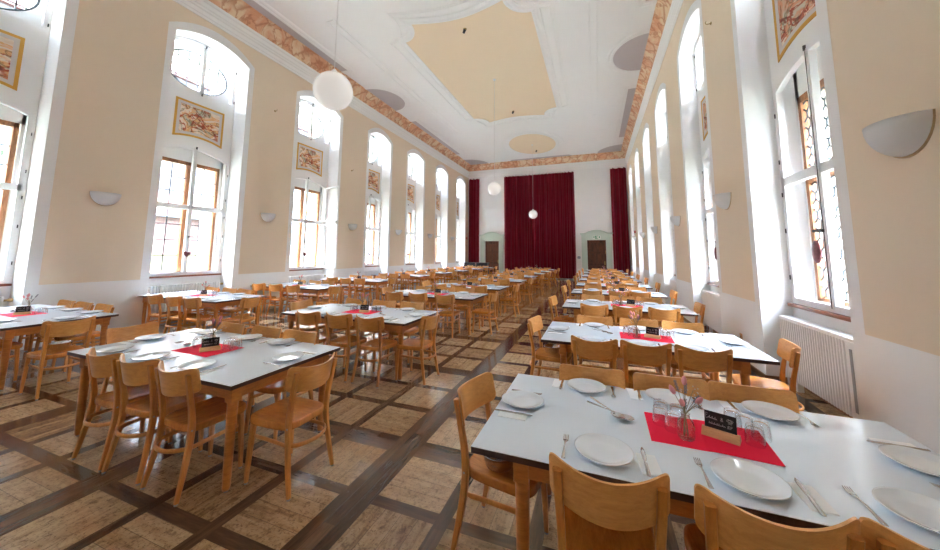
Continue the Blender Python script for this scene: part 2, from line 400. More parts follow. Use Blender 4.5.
# far wall with two door holes; wall behind the viewer
DL=(-7.78,-6.69,2.645); DR=(-.52,.655,2.665)
b=MB(); xs=[XL-.6,DL[0],DL[1],DR[0],DR[1],XR+.6]
for i,(a,c) in enumerate(zip(xs,xs[1:])):
    z0=0
    if i==1: z0=DL[2]
    if i==3: z0=DR[2]
    b.quad((a,YB,z0),(c,YB,z0),(c,YB,ZO),(a,YB,ZO))
for D in(DL,DR):
    for x in D[:2]: b.quad((x,YB,0),(x,YB+.4,0),(x,YB+.4,D[2]),(x,YB,D[2]))
    b.quad((D[0],YB,D[2]),(D[1],YB,D[2]),(D[1],YB+.4,D[2]),(D[0],YB+.4,D[2]))
struct(b.build('wall_far',M['wall_white']))
struct(MB().quad((XL-.6,YN,0),(XR+.6,YN,0),(XR+.6,YN,ZC),(XL-.6,YN,ZC)).build('wall_near',M['wall_white']))

# ceiling: flat field (white) and the marbled cove all round
c=MB(); c.quad((XL,YN,ZC),(XR,YN,ZC),(XR,YB,ZC),(XL,YB,ZC)); c.box(XL-.7,XR+.7,YN-.2,YB+.2,ZC+.02,ZC+.1)
CE=struct(c.build('ceiling',M['ceil_white']))
cv=MB(); ring=[]
for i in range(7):
    t=i/6; 
    off=CV*(1-math.cos(t*PI/2)); z=ZO+(ZC-ZO)*math.sin(t*PI/2)
    ring.append((off*.5+CV*t*.5,z*.5+(ZO+(ZC-ZO)*t)*.5))
for (o1,z1),(o2,z2) in zip(ring,ring[1:]):
    cv.quad((XL+o1,YN,z1),(XL+o1,YB-o1,z1),(XL+o2,YB-o2,z2),(XL+o2,YN,z2))
    cv.quad((XR-o1,YN,z1),(XR-o1,YB-o1,z1),(XR-o2,YB-o2,z2),(XR-o2,YN,z2))
    cv.quad((XL+o1,YB-o1,z1),(XR-o1,YB-o1,z1),(XR-o2,YB-o2,z2),(XL+o2,YB-o2,z2))
struct(cv.build('trim_1',M['marble_band']))['label']='marbled orange cove band around the ceiling'
# cornice: stepped mouldings
co=MB()
prof=[(0,ZK),(.018,ZK),(.018,ZK+.07),(.03,ZK+.09),(.03,ZK+.19),(.045,ZK+.22),(.045,ZK+.27),(.06,ZK+.30),(.06,ZK+.40),(.078,ZK+.43),(.085,ZK+.47),(.085,ZO-.015),(.0,ZO)]
for (o1,z1),(o2,z2) in zip(prof,prof[1:]):
    co.quad((XL+o1,YN,z1),(XL+o1,YB-o1,z1),(XL+o2,YB-o2,z2),(XL+o2,YN,z2))
    co.quad((XR-o1,YN,z1),(XR-o1,YB-o1,z1),(XR-o2,YB-o2,z2),(XR-o2,YN,z2))
    co.quad((XL+o1,YB-o1,z1),(XR-o1,YB-o1,z1),(XR-o2,YB-o2,z2),(XL+o2,YB-o2,z2))
struct(co.build('trim_2',M['ceil_white']))['label']='white stepped cornice'

# ceiling fields and mouldings ---------------------------------------------------
def flat(path,z,t=.012):
    m=MB(); n=len(path); m.add([(x,y,z) for x,y in path]+[(x,y,z-t) for x,y in path],[tuple(range(n,2*n))[::-1]]+[(i,(i+1)%n,n+(i+1)%n,n+i) for i in range(n)]); return m
def mould(m,path,offs,closed=True):
    """moulding: offs = list of (offset outwards, drop)"""
    P=[Vector(p) for p in path]; N=len(P); rows=[]
    area=sum(P[i].x*P[(i+1)%N].y-P[(i+1)%N].x*P[i].y for i in range(N)); sg=1 if area>0 else -1
    for i in range(N):
        a=P[i-1] if closed or i>0 else P[i]; b=P[(i+1)%N] if closed or i<N-1 else P[i]
        d1=(P[i]-a); d2=(b-P[i]); d1=d1.normalized() if d1.length>1e-9 else d2.normalized(); d2=d2.normalized() if d2.length>1e-9 else d1
        n1=Vector((d1.y,-d1.x)); n2=Vector((d2.y,-d2.x)); nn=(n1+n2).normalized(); nn=nn/max(.5,nn.dot(n1))*sg
        rows.append([(P[i].x+nn.x*o,P[i].y+nn.y*o,ZC-h) for o,h in offs])
    K=len(offs)
    vs=[p for r in rows for p in r]; fs=[]
    for i in range(N if closed else N-1):
        j=(i+1)%N
        for q in range(K-1): fs.append((i*K+q,i*K+q+1,j*K+q+1,j*K+q))
    m.add(vs,fs)
def arcpts(c,rx,ry,a0,a1,n=10): return [(c[0]+rx*math.cos(a0+(a1-a0)*i/n),c[1]+ry*math.sin(a0+(a1-a0)*i/n)) for i in range(n+1)]
YP=12.09
def panel_path(g=0):
    x0,x1=-5.60-g,-1.50+g; ya,yb=8.80-YP,15.32-YP
    xe0,xe1=-4.98-g*.75,-2.16+g*.75; ye=8.10-YP-g; pts=[]
    def notch(cx,cy,a0,a1): return arcpts((cx,cy),abs(xe0-x0) if 1 else 0,abs(ya-ye),a0,a1,8)
    # bottom edge (toward viewer) bowed inwards, then anticlockwise
    bot=[(xe0+(xe1-xe0)*i/12,ye+.27*math.sin(PI*i/12)) for i in range(13)]
    br=arcpts((x1,ye),x1-xe1,ya-ye,PI,PI/2,8)
    tr=arcpts((x1,-ye),x1-xe1,ya-ye,-PI/2,-PI,8)
    top=[(xe1+(xe0-xe1)*i/12,-ye-.27*math.sin(PI*i/12)) for i in range(13)]
    tl=arcpts((x0,-ye),xe0-x0,ya-ye,0,-PI/2,8)
    bl=arcpts((x0,ye),xe0-x0,ya-ye,PI/2,0,8)
    out=[]
    for seg in(bot,br,tr,top,tl,bl):
        for p in seg:
            q=(p[0],p[1]+YP)
            if not out or (Vector(q)-Vector(out[-1])).length>.01: out.append(q)
    if (Vector(out[0])-Vector(out[-1])).length<.01: out.pop()
    return out
pp=panel_path()
o=flat(pp,ZC+.005,.02).build('ceiling_field',M['ceil_yellow'],CE); struct(o); o['label']='large yellow ceiling field'
mm=MB(); mould(mm,pp,[(0,.0),(0,.035),(.05,.045),(.10,.02),(.15,.02),(.18,.04),(.24,.03),(.26,0)])
mould(mm,panel_path(.45),[(0,0),(.01,.03),(.06,.035),(.09,.015),(.12,.015),(.13,0)])
for yo,ry in((20.4,1.97),(3.8,1.97)):
    el=arcpts((-3.52,yo),1.42,ry,0,2*PI,48)[:-1]
    o=flat(el,ZC+.005,.02).build('ceiling_field',M['ceil_yellow'],CE); struct(o); o['label']='oval yellow ceiling field beyond the large one' if yo>10 else 'oval yellow ceiling field above the viewer'
    mould(mm,el,[(0,0),(0,.03),(.06,.04),(.12,.02),(.16,.03),(.2,0)])
    mould(mm,arcpts((-3.52,yo),1.85,ry+.4,0,2*PI,48)[:-1],[(0,0),(.01,.015),(.05,.015),(.06,0)])
# long rails
for x,s in((-7.2,1),(.14,-1)):
    rect=[(x-.09,7.2),(x+.09,7.2),(x+.09,16.9),(x-.09,16.9)]
    mould(mm,rect,[(0,0),(.005,.02),(.04,.02),(.045,0)])
# grey edge fields and their border mouldings
for sgn in(1,-1):
    ex=(lambda d:XM+sgn*(-d)) ; E=XM-XL-CV   # distance of ceiling edge from centre line
    def G(pts,label):
        o=flat([(ex(d),y) for d,y in pts],ZC+.004,.014).build('ceiling_field',M['ceil_grey'],CE); struct(o); o['label']=label
    side='left' if sgn>0 else 'right'
    strips=[(14.62,20.75),(3.4,9.5)]
    for ya,yb in strips:
        G([(E,ya),(E-.285,ya),(E-.285,yb),(E,yb)],'grey ceiling strip along the %s wall, %s half'%(side,'far' if ya>12 else 'near'))
        mould(mm,[(ex(E),ya-.0),(ex(E-.285),ya),(ex(E-.285),yb),(ex(E),yb)][::sgn],[(0,0),(.01,.03),(.06,.035),(.10,.02),(.16,.03),(.2,.02),(.24,0)],closed=False)
    lobe=[(E-.98*math.sin(PI*i/20),YP-1.12*math.cos(PI*i/20)) for i in range(21)]
    G(lobe,'grey half round ceiling lobe on the %s side'%side)
    mould(mm,[(ex(d),y) for d,y in lobe][::sgn],[(0,0),(.01,.03),(.06,.035),(.12,.02),(.18,.03),(.24,0)],closed=False)
    YE=YB-CV
    corner=[(E,YE)]+[(E-.0-1.45*math.cos(PI/2*i/12)*1.0,YE-1.5*math.sin(PI/2*i/12)) for i in range(13)]
    G(corner,'grey quarter round ceiling field in the far %s corner'%side)
    mould(mm,[(ex(d),y) for d,y in corner[1:]][::-sgn],[(0,0),(.01,.03),(.06,.035),(.12,.02),(.2,0)],closed=False)
G2=flat([(XM-2.2,YB-CV),(XM-2.0,YB-CV-.28),(XM+2.0,YB-CV-.28),(XM+2.2,YB-CV)],ZC+.004,.014).build('ceiling_field',M['ceil_grey'],CE); struct(G2); G2['label']='grey ceiling strip along the far wall'
struct(mm.build('ceiling_moulding',M['ceil_white'],CE))
# small ceiling spots / sensors
for i,(x,y) in enumerate([(-3.54,8.86),(-3.5,15.14),(-3.45,21.6)]):
    t=empty('ceiling_spotlight',(x,y,ZC-.015)); tag(t,['small black ceiling spot at the front of the large yellow field','small dark ceiling spot at the far end of the large yellow field','small dark ceiling spot in the far yellow oval'][i],'spotlight','small ceiling spots')
    MB().lathe([(.0,-.02),(.05,-.02),(.055,0),(0,0)],14).build('base',M['brass'],t)
    MB().lathe([(0,-.13),(.035,-.13),(.045,-.03),(0,-.02)],14,mat=RY(.35)).build('lamp_head',M['iron'],t)

# baseboards
bb=MB(); bb2=MB()
def skirting(m,xw,xb,wins,sg):
    cur=YN
    for y0,y1 in wins:
        m.box(min(xw,xw+sg*.02),max(xw,xw+sg*.02),cur,y0,0,.075)
        m.box(min(xw+sg*.02,xb),max(xw+sg*.02,xb),y0,y0+.015,0,.075); m.box(min(xw+sg*.02,xb),max(xw+sg*.02,xb),y1-.015,y1,0,.075)
        m.box(min(xb,xb+sg*.02),max(xb,xb+sg*.02),y0,y1,0,.075); cur=y1
    m.box(min(xw,xw+sg*.02),max(xw,xw+sg*.02),cur,YB,0,.075)
skirting(bb,XL,XBL,WL,1); struct(bb.build('baseboard_left',M['base_grey']))
skirting(bb2,XR,XBR,WR,-1); struct(bb2.build('baseboard_right',wood('skirting oak',lin(150,104,66),lin(104,68,42),.4,(8,2,8))))
MB().box(1.72,XR-.02,YN,YB,0,.004).build('trim_3',wood('floor border boards',lin(92,66,50),lin(56,38,30),.3,(12,1.2,1)))['kind']='structure'

# ------------------------------------------------------------------ windows
def bez(n): return [i/n for i in range(n+1)]
def window(name,y0,y1,xb,sg,k,hexed,open_case=False):
    """sg: direction towards the outside (-1 left wall, +1 right wall)"""
    f0,f1=y0+.10,y1-.02; ym=(f0+f1)/2; root=empty(name,(0,0,0)); struct(root)
    zs,zl,zlc=1.10*k,4.18*k,4.38*k; zu,zt,ztc=5.80*k,6.98*k,7.16*k
    xa,xc=(xb-.005,xb+sg*.07)                          # white frame depth
    X0,X1=min(xa,xc),max(xa,xc); w=.075
    fr=MB(); N=12
    la=lambda y:arc(y,f0,f1,zl,zlc); ua=lambda y:arc(y,f0,f1,zt,ztc)
    def frame(m,z0,fn,a,b_,w,x0,x1):
        pts=[(a+w/2,z0+w/2)]+[(b_-w/2,z0+w/2)]+[(b_-w/2-(b_-a-w)*t,fn(b_-w/2-(b_-a-w)*t)-w/2) for t in bez(N)]
        m.bar(pts,w,x0,x1,closed=True)
    frame(fr,zs,la,f0,f1,w,X0,X1); frame(fr,zu,ua,f0,f1,w,X0,X1)
    ztr=2.80*k
    fr.box(X0,X1,ym-.045,ym+.045,zs+.03,la(ym)-.03); fr.box(X0-.008,X1,ym-.02,ym+.02,zs+.03,la(ym)-.03) if sg>0 else fr.box(X0,X1+.008,ym-.02,ym+.02,zs+.03,la(ym)-.03)
    fr.box(X0,X1,f0+.03,f1-.03,ztr-.055,ztr+.055)
    fr.box(X0,X1,ym-.045,ym+.045,zu+.03,ua(ym)-.03)
    struct(fr.build('window_frame',M['white_paint'],root))
    # hinges, espagnolette rod and handle
    hd=MB(); xi=xb+(-sg)*.012
    for y in(f0+.015,f1-.015):
        for z in(1.45,2.1,2.62,3.1,3.8): hd.lathe([(0,-.03),(.008,-.03),(.008,.03),(0,.03)],8,mat=T(xi,y,z*k))
        for z in(5.95,6.85): hd.lathe([(0,-.03),(.011,-.03),(.011,.03),(0,.03)],8,mat=T(xi,y,z*k))
    hd.lathe([(0,-.03),(.018,-.03),(.018,.03),(0,.03)],8,mat=T(xi,ym,la(ym)-.02)); hd.lathe([(0,-.03),(.018,-.03),(.018,.03),(0,.03)],8,mat=T(xi,ym,zu+.01)); hd.lathe([(0,-.03),(.018,-.03),(.018,.03),(0,.03)],8,mat=T(xi,ym,ua(ym)-.01))
    hd.tube([(xi,ym,zs+.04),(xi,ym,la(ym)-.05)],.006 if sg>0 else .004,6,0 if sg>0 else 1)
    hd.box(min(xi,xi-sg*.05),max(xi,xi-sg*.05),ym-.012,ym+.012,2.03*k,2.07*k); hd.box(min(xi-sg*.04,xi-sg*.055),max(xi-sg*.04,xi-sg*.055),ym-.02,ym+.11,2.035*k,2.065*k)
    struct(hd.build('window_handle',[M['iron'],M['white_paint']],root))
    # sill board
    sx0,sx1=(xb-.06,xb+.08) if sg>0 else (xb-.08,xb+.06)
    struct(MB().cbox(sx0,sx1,y0+.02,y1-.01,zs-.045,zs-.004,.006).build('window_sill',M['sill_wood'],root))
    # reveal behind the white frame and the outer oak frame
    xo0,xo1=xb+sg*.07,xb+sg*.30; xw0,xw1=min(xo0,xo1),max(xo0,xo1)
    rv=MB(); g0,g1=f0+.10,f1-.10
    for a,b_ in((f0-.2,f0),(f1,f1+.2)): rv.box(xw0,xw1,a,b_,0,8)
    xp=xb+sg*.24
    # outer masonry plate: below, between the two lights (arched head above a square oak frame), upper oval
    zq=4.0*k; zb=zs+.03
    rv.quad((xp,f0,0),(xp,f1,0),(xp,f1,zb),(xp,f0,zb))
    for a,b_ in((f0,g0-.02),(g1+.02,f1)): rv.quad((xp,a,zb),(xp,b_,zb),(xp,b_,zu),(xp,a,zu))
    rv.quad((xp,f0,zq),(xp,f1,zq),(xp,f1,zu),(xp,f0,zu)); rv.quad((xb+sg*.07,f0,zb),(xb+sg*.07,f1,zb),(xp,f1,zb),(xp,f0,zb))
    cy,cz=ym,(zu+zt)/2+.08; ry,rz=(f1-f0)/2-.10,(zt-zu)/2-.07
    n=40; el=[(cy+ry*math.cos(2*PI*i/n),cz+rz*math.sin(2*PI*i/n)) for i in range(n)]
    def outr(i):
        c,s_=math.cos(2*PI*i/n),math.sin(2*PI*i/n); q=max(abs(c)/((f1-f0)/2+.05),abs(s_)/((zt-zu)/2+.35)); return (cy+c/q,cz+s_/q)
    for i in range(n):
        j=(i+1)%n; a,b_=el[i],el[j]; p,q=outr(i),outr(j)
        rv.quad((xp,*a),(xp,*b_),(xp,*q),(xp,*p)); rv.quad((xp,*a),(xp,*b_),(xp+sg*.1,*b_),(xp+sg*.1,*a))
    struct(rv.build('window_reveal',M['wall_white'],root))
    xr0,xr1=xp+sg*.05,xp+sg*OUTD; er=MB(); G0,G1=g0-.02,g1+.02
    er.quad((xr0,G0,zb),(xr1,G0-.05,zb-.06),(xr1,G0-.05,zq+.05),(xr0,G0,zq)); er.quad((xr0,G1,zb),(xr1,G1+.05,zb-.06),(xr1,G1+.05,zq+.05),(xr0,G1,zq))
    er.quad((xr0,G0,zq),(xr0,G1,zq),(xr1,G1+.05,zq+.05),(xr1,G0-.05,zq+.05)); er.quad((xr0,G0,zb),(xr0,G1,zb),(xr1,G1+.05,zb-.06),(xr1,G0-.05,zb-.06))
    for i in range(n):
        j=(i+1)%n; a,b_=el[i],el[j]; er.quad((xp+sg*.1,*a),(xp+sg*.1,*b_),(xr1,cy+(b_[0]-cy)*1.06,cz+(b_[1]-cz)*1.06),(xr1,cy+(a[0]-cy)*1.06,cz+(a[1]-cz)*1.06))
    # outer face of the wall round the openings
    for a,b_,z0,z1 in((f0-.9,G0-.05,0,8),(G1+.05,f1+.9,0,8),(G0-.05,G1+.05,-.5,zb-.06),(G0-.05,G1+.05,zq+.05,cz-rz*1.06)): er.quad((xr1,a,z0),(xr1,b_,z0),(xr1,b_,z1),(xr1,a,z1))
    struct(er.build('outer_reveal',M['outer_wall'],root))
    of=MB(); xq0,xq1=min(xp-sg*.03,xp+sg*.05),max(xp-sg*.03,xp+sg*.05); ow=.065
    for a,b_ in((g0,g0+ow),(g1-ow,g1),(ym-.055,ym+.055)): of.box(xq0,xq1,a,b_,zb,zq)
    for a,b_ in((zb,zb+ow),(zq-.09,zq),(ztr-.05,ztr+.05)): of.box(xq0,xq1,g0,g1,a,b_)
    struct(of.build('outer_frame',M['brown_wood'],root))
    # lead cames
    le=MB(); r=.011; xx=xp
    halves=((g0+ow,ym-.055),(ym+.055,g1-ow)); bands=((zb+ow,ztr-.05,4),(ztr+.05,zq-.09,3))
    for a,b_ in halves:
        for z0,z1,nr in bands:
            if not hexed:
                le.box(xx-.006,xx+.006,(a+b_)/2-r,(a+b_)/2+r,z0,z1)
                for i in range(1,nr): zz=z0+(z1-z0)*i/nr; le.box(xx-.006,xx+.006,a,b_,zz-r,zz+r)
            else:
                W_=(b_-a)/5; nrow=max(2,round((z1-z0)/(W_*1.05))); H_=(z1-z0)/nrow
                for i in range(nrow+1):
                    z=z0+H_*i; odd=i%2
                    # zigzag row
                    pts=[]
                    for j in range(11):
                        pts.append((a+W_*.5*j, z+(.22*H_ if (j+odd)%2 else -.22*H_)))
                    pts=[(yy,min(max(zz,z0),z1)) for yy,zz in pts]
                    le.bar(pts,.015,xx-.006,xx+.006)
                    if i<nrow:
                        for j in range(1,10):
                            if (j+odd)%2: le.box(xx-.006,xx+.006,a+W_*.5*j-.0075,a+W_*.5*j+.0075,z+.22*H_,z+H_-.22*H_)
    # oval: rim and grid
    le.bar(el,.03,xx-.012,xx+.012,closed=True)
    for i in(-2,-1,0,1,2):
        y=cy+ry*i/3; h=rz*math.sqrt(max(0,1-(i/3)**2)); le.box(xx-.006,xx+.006,y-r,y+r,cz-h,cz+h)
    for i in(-1,0,1):
        z=cz+rz*i/2; h=ry*math.sqrt(1-(i/2)**2); le.box(xx-.006,xx+.006,cy-h,cy+h,z-r,z+r)
    struct(le.build('lead_came',M['lead'],root))
    gl=MB(); gl.quad((xp,g0,zb),(xp,g1,zb),(xp,g1,zq),(xp,g0,zq)); gl.add([(xp,*p) for p in el],[tuple(range(n))])
    struct(gl.build('pane',M['glass'],root))
    if open_case:
        c=MB(); gy=MB(); Wd=(f1-ym)-.06; m_=T(xb+.02,f1-.05,0)@RZ(math.radians(-14))
        zt_=la(f1)-.02
        for z0,z1 in((zs+.03,ztr-.06),(ztr+.06,zt_)):
            c2=MB(); c2.box(0,Wd,-.02,.02,z0,z0+.05); c2.box(0,Wd,-.02,.02,z1-.05,z1); c2.box(0,.05,-.02,.02,z0,z1); c2.box(Wd-.05,Wd,-.02,.02,z0,z1)
            c.add(c2.v,c2.f,0,False,m_); gy.add([(.05,0,z0+.05),(Wd-.05,0,z0+.05),(Wd-.05,0,z1-.05),(.05,0,z1-.05)],[(0,1,2,3)],0,False,m_)
        ca=struct(c.build('open_casement',M['white_paint'],root)); struct(gy.build('pane',M['glass'],ca))
    # daylight portals so that the sky is sampled through the openings
    for cyy,czz,sy,sz in((ym,(zb+zq)/2,g1-g0,zq-zb),(cy,cz,2*ry,2*rz)):
        L=bpy.data.lights.new('window_portal','AREA'); L.shape='RECTANGLE'; L.size=sz; L.size_y=sy; L.cycles.is_portal=True
        lo=bpy.data.objects.new('window_portal',L); COL.objects.link(lo); lo.location=(xp+sg*.12,cyy,czz); lo.rotation_euler=(0,PI/2*sg,0); lo.parent=root
    return root,ym,xi
ORD=['first','second','third','fourth','fifth','sixth','seventh','eighth','ninth']
def wall_panel(ym,y0,y1,xb,sg,k,mat,label):
    """painted marbling panel between the two lights; lower edge follows the arch"""
    f0,f1=y0+.10,y1-.02; a,b_=ym-.56,ym+.60; zt=5.53*k
    lo=lambda y:arc(y,f0,f1,4.18*k,4.38*k)+.245*k
    t=empty('wall_painting',(xb,ym,lo(ym))); tag(t,label,'wall painting','marbled panels between the windows')
    def sheet(d0,d1,m,name,par,thick):
        mm=MB(); n=10; xx=-sg*thick; A,B=a-ym+d0,b_-ym-d0; ZT=zt-lo(ym)-d0
        P=[(A+(B-A)*i/n) for i in range(n+1)]; bot=[(y,lo(ym+y)-lo(ym)+d0) for y in P]
        if d1 is None:
            for i in range(n): mm.quad((xx,*bot[i]),(xx,*bot[i+1]),(xx,P[i+1],ZT),(xx,P[i],ZT))
        else:
            mm.bar(bot+[(B,ZT),(A,ZT)],d1,0,xx,closed=True)
        return mm.build(name,m,par)
    sheet(.025,.05,M['panel_frame'],'frame',t,.012); sheet(.08,.07,M['panel_mat'],'inner_border',t,.008); sheet(.05,None,mat,'canvas',t,.004)
    return t
def radiator(y0,y1,xw_back,sg,top,style,label):
    """stands in the recess with its back to the recess wall"""
    a,b_=y0+.18,y1-.1; L=b_-a; d=.14; t=empty('radiator',(xw_back-sg*.13,(a+b_)/2,0)); tag(t,label,'radiator','radiators under the windows')
    m=MB(); h0=.14
    if style=='column':
        n=int(L/.06)
        for i in range(n):
            y=-L/2+L*(i+.5)/n; m.cbox(-d/2,d/2,y-.019,y+.019,h0,top,.012)
        m.tube([(0,-L/2-.0,h0+.07),(0,L/2,h0+.07)],.022,8); m.tube([(0,-L/2,top-.07),(0,L/2,top-.07)],.022,8)
        m.build('radiator_columns',M['radiator'],t)
    else:
        m.cbox(-d/2,d/2,-L/2,L/2,top-.05,top,.01); m.box(-d/2+.012,d/2,-L/2,L/2,h0+.02,top-.04)
        n=int((L-.26)/.044)
        for i in range(n):
            y=-L/2+.24+(L-.26)*(i+.5)/n; m.cbox(-d/2-.006,-d/2+.03,y-.013,y+.013,h0,top-.03,.008)
        m.cbox(-d/2-.004,-d/2+.02,-L/2,-L/2+.23,h0,top-.03,.006)
        m.build('radiator_body',M['radiator'],t)
        g=MB()
        for q in(.06,.15): g.box(-d/2-.008,-d/2+.01,-L/2+q-.018,-L/2+q+.018,h0+.07,top-.1)
        g.build('side_grille',M['grille'],t)
    pf=MB()
    for y in(-L/2+.2,L/2-.2): pf.box(-.03,.03,y-.02,y+.02,0,h0+.02)
    pf.tube([(0,L/2-.02,h0+.07),(0,L/2+.06,h0+.07),(0,L/2+.06,0.0)],.011,8)
    pf.build('foot',M['radiator'],t)
    v=MB(); v.tube([(0,L/2,top-.07),(0,L/2+.06,top-.07)],.018,8); v.lathe([(0,0),(.028,0),(.03,.05),(.022,.075),(0,.075)],10,mat=T(0,L/2+.05,top-.07)@RX(-PI/2)); v.build('valve_knob',M['brass'] if style=='column' else M['radiator'],t)
def deco(kind,x,y,z,label,cat):
    t=empty('window_heart' if kind=='heart' else 'window_ornament',(x,y,z)); tag(t,label,cat,'ornaments hanging on the window handles')
    if kind=='heart':
        m=MB(); n=28; pts=[]
        for i in range(n):
            a=2*PI*i/n; pts.append((.0056*16*math.sin(a)**3,.0056*(13*math.cos(a)-5*math.cos(2*a)-2*math.cos(3*a)-math.cos(4*a))))
        vs=[(s_*.012,p,q) for s_ in(-1,1) for p,q in [(u*.88,v*.88) for u,v in pts]]+[(0,p,q) for p,q in pts]
        fs=[tuple(range(n)),tuple(range(n,2*n))]+[(i,(i+1)%n,2*n+(i+1)%n,2*n+i) for i in range(n)]+[(n+i,n+(i+1)%n,2*n+(i+1)%n,2*n+i) for i in range(n)]
        m.add(vs,fs); m.build('heart_body',M['heart'],t)
    else:
        MB().lathe([(0,-.13),(.035,-.125),(.06,-.09),(.075,-.03),(.075,.03),(.06,.09),(.035,.125),(0,.13)],16,mat=Matrix.Diagonal((.35,1,1,1))).build('ornament_body',M['ornament'],t)
    MB().tube([(0,0,.06 if kind=='heart' else .12),(0,0,.26)],.003,5).build('string',M['iron'],t)
wn=0
for sideN,wins,xb,sg,k in(('left',WL,XBL,-1,1.0),('right',WR,XBR,1,.957)):
    for i,(y0,y1) in enumerate(wins):
        wn+=1
        root,ym,xi=window('window_%d'%wn,y0,y1,xb,sg,k,sideN=='right',open_case=(sideN=='left' and i==2))
        where='%s window of the %s wall from the front'%(ORD[i],sideN)
        if not(sideN=='right' and i in(2,3,4,5)):
            wall_panel(ym,y0,y1,xb,sg,k,PANELS[(i*3+wn)%4],'marbled painting in ochre frame above the '+where)
        if 1:
            radiator(y0,y1,xb,sg,.89,'column' if sideN=='left' else 'panel','white radiator under the '+where)
        if (sideN=='left' and i in(1,2,3,4)): deco('heart',xi+.07,ym-.03,1.62,'dark red heart hanging in the '+where,'heart')
        if (sideN=='right' and i in(0,1)): deco('egg',xi-.07,ym+.03,1.72,'dark round ornament hanging in the '+where,'ornament')

# ------------------------------------------------------------------ wall sconces, hooks, alarm boxes
def sconce(x,y,z,sg,label):
    t=empty('wall_sconce',(x,y,z)); tag(t,label,'wall lamp','half bowl wall lamps')
    m=MB(); R_,n,k=.23,20,8; vs=[];fs=[]
    # quarter-ellipsoid bowl, open on top, hollow
    def shell(r,hh,dep):
        return [[(sg*dep*math.cos(PI*j/n-PI/2)*math.cos(PI/2*i/k), r*math.sin(PI*j/n-PI/2)*math.cos(PI/2*i/k), -hh*math.sin(PI/2*i/k)) for j in range(n+1)] for i in range(k+1)]
    A=shell(R_,.25,.19); B=shell(R_-.012,.235,.175)
    for g,fl in((A,0),(B,1)):
        o=len(vs); vs+=[p for r in g for p in r]; w=n+1
        for i in range(k):
            for j in range(n): fs.append((o+i*w+j,o+i*w+j+1,o+(i+1)*w+j+1,o+(i+1)*w+j))
    w=n+1; oB=(k+1)*w
    for j in range(n): fs.append((j,j+1,oB+j+1,oB+j))
    m.add(vs,fs,0,True); m.build('lamp_shade',M['sconce'],t)
    p=MB(); a=[(R_*1.0*math.cos(PI+PI*i/20),.262*math.sin(PI+PI*i/20)) for i in range(21)]
    p.add([(0,u,v) for u,v in a]+[(sg*.012,u,v) for u,v in a],[tuple(range(21)),tuple(range(21,42))]+[(i,i+1,22+i,21+i) for i in range(20)]+[(20,0,21,41)])
    p.build('back_plate',M['sconce_rim'],t)
for i in range(6):
    ya=(WL[i][1]+WL[i+1][0])/2; sconce(XL,ya,2.83,1,'white half bowl lamp between the %s and %s windows, left wall'%(ORD[i],ORD[i+1]))
sconce(XR,3.24,2.63,-1,'large pale half bowl lamp on the near right wall, before the first window')
for i in range(5):
    yb=(WR[i][1]+WR[i+1][0])/2+.12; sconce(XR,yb,2.70,-1,'white half bowl lamp between the %s and %s windows, right wall'%(ORD[i],ORD[i+1]))
def hook(x,y,z,sg,label):
    t=empty('wall_hook',(x,y,z)); tag(t,label,'hook','brass hooks high on the walls')
    MB().lathe([(0,0),(.03,0),(.03,.008),(.012,.015),(0,.015)],12,mat=RY(sg*PI/2)).build('base',M['brass'],t)
    MB().tube([(0,0,0),(sg*.05,0,-.005),(sg*.08,.0,.0),(sg*.09,0,.03),(sg*.075,0,.055)],.008,8).build('hook_arm',M['brass'],t)
hook(XL,7.15,6.03,1,'small brass hook high between the second and third left windows')
hook(XL,10.7,5.0,1,'small brass hook high between the third and fourth left windows')
hook(XR,6.83,5.88,-1,'small brass hook high between the first and second right windows')
hook(XR,17.3,4.85,-1,'small brass hook high between the fourth and fifth right windows')
def alarm(x,y,z,sg,label):
    t=empty('alarm_box',(x,y,z)); tag(t,label,'alarm','red alarm boxes')
    MB().cbox(min(0,sg*.07),max(0,sg*.07),-.07,.07,-.07,.07,.008).build('body',M['red_plastic'],t)
    MB().cbox(min(sg*.07,sg*.076),max(sg*.07,sg*.076),-.035,.035,-.035,.035,.002).build('button',M['white_paint'],t)
alarm(XL,23.62,2.86,1,'small red alarm box on the left wall at the far corner')
alarm(XR,20.45,2.95,-1,'small red alarm box above the farthest lamp, right wall')
def socket(x,y,z,sg,label):
    t=empty('wall_socket',(x,y,z)); tag(t,label,'socket')
    MB().cbox(min(0,sg*.012),max(0,sg*.012),-.04,.04,-.04,.04,.004).build('plate',M['sign_wood'],t)
    MB().lathe([(0,0),(.022,0),(.022,.004),(0,.004)],14,mat=T(sg*.012,0,0)@RY(sg*PI/2)).build('socket_insert',M['sconce_rim'],t)
socket(XR,6.55,.42,-1,'small wall socket on the right pier beside the second table')

